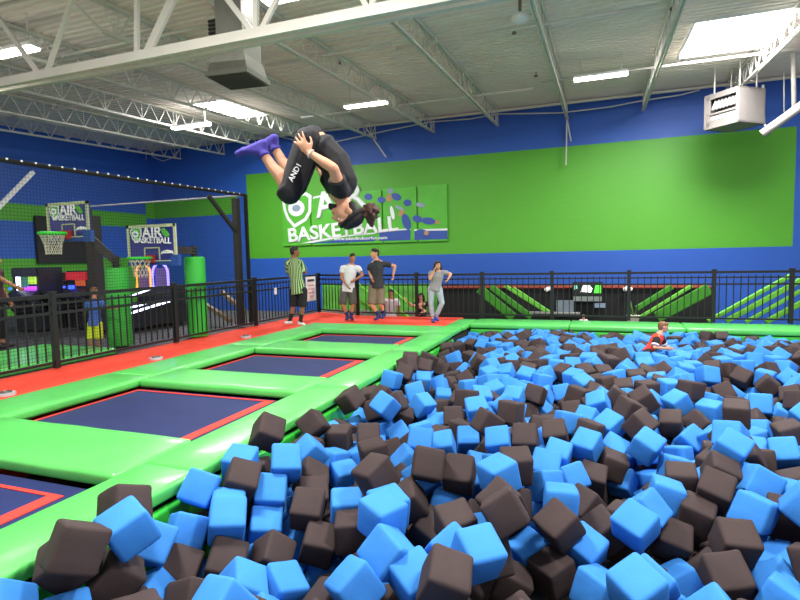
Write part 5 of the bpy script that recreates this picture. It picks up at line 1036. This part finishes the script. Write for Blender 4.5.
(-148,5821,-585,-26,-306,525,1),(-1806,6947,-585,102,107,-57,1),(-1724,4218,-519,-853,-314,-42,0),(-1305,3172,-345,-160,-35,119,1),(-750,2480,-399,-231,96,704,0),(-2368,5758,-369,297,15,-800,1),
(1236,4948,-438,27,-248,-861,0),(-193,4721,-696,267,-149,255,1),(377,2770,-385,-293,-150,115,0),(-355,2136,-292,-473,-95,637,0),(-2493,3702,-486,307,692,446,1),(1398,6718,-347,-776,593,202,0),
(-871,3932,-629,-93,182,-940,1),(-1929,4703,-480,640,-490,-537,1),(-1962,7290,-576,-206,99,967,1),(-1517,4097,-646,516,747,-313,1),(-458,4907,-634,-32,764,-605,1),(1160,6165,-490,26,515,40,1),
(1193,5219,-575,196,-254,-947,0),(-1513,3504,-417,696,541,-471,1),(-1848,5500,-544,158,66,929,0),(-1907,6313,-534,71,221,939,0),(792,4844,-576,99,76,-992,1),(-2542,8372,-536,332,665,-541,1),
(-1985,4341,-595,210,-849,249,1),(-2342,5551,-683,349,19,-530,1),(-1886,4965,-485,49,115,524,0),(-1829,2751,-640,183,-2,300,1),(-1120,5330,-611,-1,-35,916,1),(-686,5690,-596,-273,492,0,1),
(-1752,4482,-537,-76,35,808,1),(-1392,3883,-579,-241,-777,-388,0),(-264,5098,-629,116,-61,-991,1),(-2181,5927,-657,202,-185,-480,1),(-2223,6884,-593,346,116,78,0),(-2534,5674,-602,-32,197,-913,1),
(-1832,3685,-719,115,-90,-158,0),(1092,6429,-508,-321,90,754,0),(-160,3823,-514,-57,959,-5,1),(-972,3591,-587,750,-416,-177,1),(-2526,2014,-477,-446,-794,195,1),(1194,6671,-515,448,-789,-301,0),
(-496,2500,-522,224,36,945,0),(-2545,3244,-746,594,670,308,1),(-2134,5604,-603,-286,374,-424,0),(-1623,5639,-584,136,53,-466,0),(583,3192,-556,226,827,408,0),(-140,2759,-505,-369,-171,582,0),
(-327,5356,-510,165,-118,-859,0),(515,6273,-585,-115,31,686,1),(-2105,6203,-679,142,421,657,1),(-973,3238,-516,451,-777,-103,1),(999,5663,-563,-924,152,-230,1),(-1861,3950,-654,-165,48,969,1),
(-727,3484,-622,-262,129,-876,1),(-1477,4608,-491,280,-795,460,1),(523,4499,-754,579,-400,-273,1),(-1469,1432,-191,106,241,652,1),(-2079,1293,-161,207,443,-387,0),(2917,7587,-137,82,769,509,0),
(1817,4500,-88,-290,739,140,0),(2021,4075,-39,424,-413,-466,1),(2183,5089,-118,-257,243,-927,0),(-2174,1597,-216,183,93,971,0),(-1883,1472,-164,9,167,-115,1),(-745,1597,-152,-186,64,-586,0),
(2549,6012,-178,76,-63,-981,0),(2715,8048,-255,477,784,184,1),(-638,4319,-208,-176,27,7,1),(2606,8313,-275,-68,-364,789,0),(3362,11317,-281,158,350,-293,0),(3056,9261,-90,-897,390,-210,1),
(2801,11309,-287,194,-228,-490,0),(2156,5372,-135,98,104,150,1),(2848,8463,-256,532,791,-299,1),(2341,5890,-177,-595,-288,-77,1),(481,2172,-225,115,-115,923,1),(2930,9038,-113,-296,35,256,1),
(3607,10449,-141,44,-181,-378,0),(3464,9280,-114,149,-60,-921,1),(1977,4746,-165,-204,243,818,1),(3230,10474,-133,-503,-799,-310,1),(2777,8707,-162,-190,-222,950,1),(2221,6905,-152,-699,-256,-623,0),
(3272,9118,-147,22,-561,696,0),(-2550,7672,-276,41,6,-410,0),(1269,3087,-153,-940,-315,-126,1),(2125,4591,-64,-908,365,-195,1),(-821,4167,-397,-78,234,308,1),(2036,5856,-175,170,-653,-483,0),
(23,11583,-368,-861,-26,418,0),(2336,6608,-105,14,46,-406,1),(3477,9607,-87,-142,174,864,0),(3034,9548,-67,297,306,-658,0),(1616,4389,-146,411,834,-239,1),(2927,8238,-176,-84,674,-94,1),
(-493,11609,-270,348,101,924,0),(552,2422,-174,-285,208,-935,0),(1442,5245,-529,5,-173,-454,0),(1415,4200,-114,-73,-300,534,1),(2471,7317,-145,-284,-160,941,1),(3075,8596,-154,214,955,192,1),
(1831,3848,-60,97,-62,-127,1),(3469,9875,-82,754,-652,80,1),(1550,3672,-91,439,678,-421,0),(1565,3134,-151,261,927,261,1),(657,8779,-125,-46,-337,64,0),(-847,10560,-169,942,-298,54,0),
(1697,4712,-119,77,-229,900,1),(-96,9560,-180,-51,73,-771,0),(2281,6126,-122,-89,130,-919,0),(15,9993,-244,577,-187,768,0),(2388,7079,-126,34,36,520,0),(3163,8312,-150,55,36,993,1),
(1945,5022,-116,155,290,208,0),(3285,8844,-177,53,251,771,1),(850,2471,-175,-49,-519,-428,1),(-974,1713,-173,-943,264,46,1),(-2318,1419,-123,130,126,912,0),(903,10324,-283,129,94,978,1),
(2481,6803,-116,737,417,532,1),(1011,9871,-239,-34,67,986,0),(-454,1658,-135,-425,92,-291,0),(2894,7211,-122,163,-508,529,1),(2166,6388,-142,-116,-427,880,1),(3254,9456,-81,752,234,581,1),
(2450,6332,-131,416,163,-876,1),(1338,3455,-116,139,-162,106,0),(-170,1983,-100,-140,109,385,1),(116,9704,-179,526,-386,-128,1),(1822,4235,-94,-147,63,850,1),(1299,8040,-233,76,41,602,1),
(2747,7401,-190,1,-84,-170,0),(-457,1925,-101,-3,-311,742,1),(3019,7964,-206,168,-60,839,0),(1448,3936,-224,-34,182,-260,1),(3528,10686,-182,560,193,-659,0),(-1748,1698,-156,177,408,660,1),
(-810,1876,-113,253,-37,-357,1),(2806,7824,-196,437,785,-11,1),(2526,11343,-307,348,-95,-174,0),(1641,4068,-75,182,419,-627,0),(1877,5361,-138,111,10,642,1),(1921,5599,-138,0,-42,-678,1),
(-449,8809,-194,301,-54,933,1),(1360,9756,-296,727,205,454,1),(2210,5641,-167,5,-209,-786,1),(2663,7019,-140,-93,-92,76,1),(240,2142,-118,-173,56,-676,1),(3217,10193,-89,-39,72,898,0),
(1597,3414,-109,-337,43,57,0),(3019,8847,-271,60,173,982,1),(2019,6155,-84,-294,778,-160,1),(-342,9508,-207,-109,264,-947,1),(83,1914,-118,108,97,-139,0),(2574,6563,-235,93,288,-885,1),
(3219,9763,-79,-113,427,-250,0),(3516,10103,-95,888,170,421,0),(-1184,1577,-170,498,-676,-538,1),(2041,4333,-60,291,-391,857,1),(-1459,1676,-209,664,-701,11,0),(460,4252,-548,-9,3,938,1),
(1512,4271,-403,99,51,-927,1),(-1104,8206,-374,842,322,417,0),(-1458,6496,-510,570,-510,615,0),(-1631,8092,-440,-209,-170,272,1),(1406,4027,-469,96,-676,269,1),(-1342,1998,-377,-71,-11,463,0),
(1581,8814,-454,-40,120,-820,1),(1181,3321,-275,321,-166,452,0),(-758,2192,-362,-28,-34,621,1),(-1107,4205,-297,-171,179,-401,0),(1366,7764,-396,90,667,-444,1),(-520,4608,-426,-12,-520,327,1),
(976,5040,-494,-165,248,-717,0),(669,4480,-513,-252,234,-922,1),(-1953,9073,-473,104,-136,707,0),(488,6666,-435,-207,220,-865,1),(422,6400,-397,667,-87,697,0),(1581,3470,-343,42,263,-854,1),
(-398,4364,-423,26,183,-977,1),(2239,8466,-432,-279,55,-717,0),(1668,7390,-415,97,-108,-386,0),(-320,4144,-483,91,-121,654,1),(1792,5993,-351,-503,499,-31,1),(-616,8082,-345,21,788,-536,0),
(-2527,9527,-350,656,579,18,0),(1413,8317,-392,-128,-325,-623,1),(143,2615,-360,37,83,-124,0),(2078,6785,-363,-105,-77,100,0),(224,6060,-289,70,-86,969,1),(-1315,4399,-372,-405,-191,894,0)]
# ---------------------------------------------------------------- foam cubes
def foam_mat(name,c,c2):
    m=mat(name,c,rough=.78,var=.10,scale=3.5,bump=.12,bscale=16,spec=.25); return m
FB_BLUE=foam_mat('foam_blue','#3a85d6',None); FB_DARK=foam_mat('foam_charcoal','#403433',None)
def cube_mesh(m,seed,seg=3):
    rnd=random.Random(seed); b=bmesh.new(); bmesh.ops.create_cube(b,size=.217)
    bmesh.ops.bevel(b,geom=list(b.edges),offset=.022,segments=seg,profile=.5,affect='EDGES')
    if seg>2:
        bmesh.ops.subdivide_edges(b,edges=[e for e in b.edges if e.calc_length()>.11],cuts=3,use_grid_fill=True)
    o=Vector((rnd.uniform(0,50),rnd.uniform(0,50),rnd.uniform(0,50)))
    sk=Vector((rnd.uniform(-.04,.04),rnd.uniform(-.04,.04),rnd.uniform(-.04,.04)))
    for v in b.verts:
        c=v.co.copy(); n=c.normalized()
        v.co+=n*(.006*noise.noise(c*9+o))
        f=sum(1 for q in c if abs(q)<.07)
        if f>=2: v.co+=n*.003                      # slightly puffed faces
        v.co.x+=sk.x*c.y; v.co.y+=sk.y*c.z; v.co.z+=sk.z*c.x
    me=bpy.data.meshes.new('foam_cube'); b.to_mesh(me); b.free(); me.materials.append(m)
    for p in me.polygons: p.use_smooth=True
    return me
MESH={'B':[cube_mesh(FB_BLUE,i) for i in range(6)],'K':[cube_mesh(FB_DARK,20+i) for i in range(6)]}
LOW={'B':cube_mesh(FB_BLUE,3,2),'K':cube_mesh(FB_DARK,4,2)}
FR_=['at the far left side','a twentieth','a tenth','three twentieths','a fifth','a quarter','three tenths','seven twentieths','two fifths','nine twentieths','halfway','eleven twentieths','three fifths','thirteen twentieths','seven tenths','three quarters','four fifths','seventeen twentieths','nine tenths','nineteen twentieths','at the far right side']
def pos_words(cx,cy):
    a=FR_[min(20,round(cx/40))]; u=min(29,round((600-cy)/10))
    across=a if a.startswith('at') else a+' across'
    up=['at the bottom edge','one sixtieth up','one thirtieth up','a twentieth up','a fifteenth up','a twelfth up','a tenth up','seven sixtieths up','two fifteenths up','three twentieths up','a sixth up','eleven sixtieths up','a fifth up','thirteen sixtieths up','seven thirtieths up','a quarter up','four fifteenths up','seventeen sixtieths up','three tenths up','nineteen sixtieths up','a third up','seven twentieths up','eleven thirtieths up','twenty-three sixtieths up','two fifths up','five twelfths up','thirteen thirtieths up','nine twentieths up','seven fifteenths up','twenty-nine sixtieths up'][u]
    return across,up
used={}; stuff=bmesh.new(); slot=[]
boy=[atd(656,344,8.35),atd(650,352,8.35)]
for i,row in enumerate(CUBES):
    x,y,z,a,b_,c,k=row[:7]; kc='B' if k==1 else 'K'
    w=math.sqrt(max(0,1-(a*a+b_*b_+c*c)/1e6)); q=Quaternion((w,a/1e3,b_/1e3,c/1e3)); p=Vector((x/1e3,y/1e3,z/1e3))
    if len(row)<9 and any((p-e).length<.2 for e in boy): continue
    if len(row)==9:
        o=bpy.data.objects.new('foam_cube',MESH[kc][i%6]); o.location=p; o.rotation_mode='QUATERNION'; o.rotation_quaternion=q; link(o)
        Rm=q.to_matrix(); t=max(abs(Rm[2][j]) for j in range(3))
        att='level' if t>.975 else 'slightly tilted' if t>.9 else 'tilted' if t>.76 else 'corner-up'
        ac,up=pos_words(row[7],row[8]); lab='%s %s foam cube in the pit, %s, %s'%(att,'blue' if kc=='B' else 'charcoal',ac,up)
        n=used.get(lab,0); used[lab]=n+1
        if n: lab=lab.replace(' foam cube',' foam cube (%s)'%['','behind','further behind','deepest'][min(n,3)])
        tag(o,lab,'foam cube','foam cubes in the pit')
    else:
        me=LOW[kc]; n0=len(stuff.verts); stuff.from_mesh(me); stuff.verts.ensure_lookup_table(); stuff.faces.ensure_lookup_table()
        m4=Matrix.Translation(p)@q.to_matrix().to_4x4()
        for v in stuff.verts[n0:]: v.co=m4@v.co
        nf=len(me.polygons)
        for f in stuff.faces[-nf:]: f.material_index=0 if kc=='B' else 1; f.smooth=True
me=bpy.data.meshes.new('foam_cube_pile'); stuff.to_mesh(me); stuff.free(); me.materials.append(FB_BLUE); me.materials.append(FB_DARK)
o=bpy.data.objects.new('foam_cube_pile',me); link(o); tag(o,'remaining blue and charcoal foam cubes in the far and lower parts of the pit','foam cubes',None,'stuff')
# ---------------------------------------------------------------- ambient light of the big open hall
w=bpy.data.worlds.new('hall'); scene.world=w; w.use_nodes=True
bg=w.node_tree.nodes['Background']; bg.inputs['Color'].default_value=(1,.985,.96,1); bg.inputs['Strength'].default_value=.72
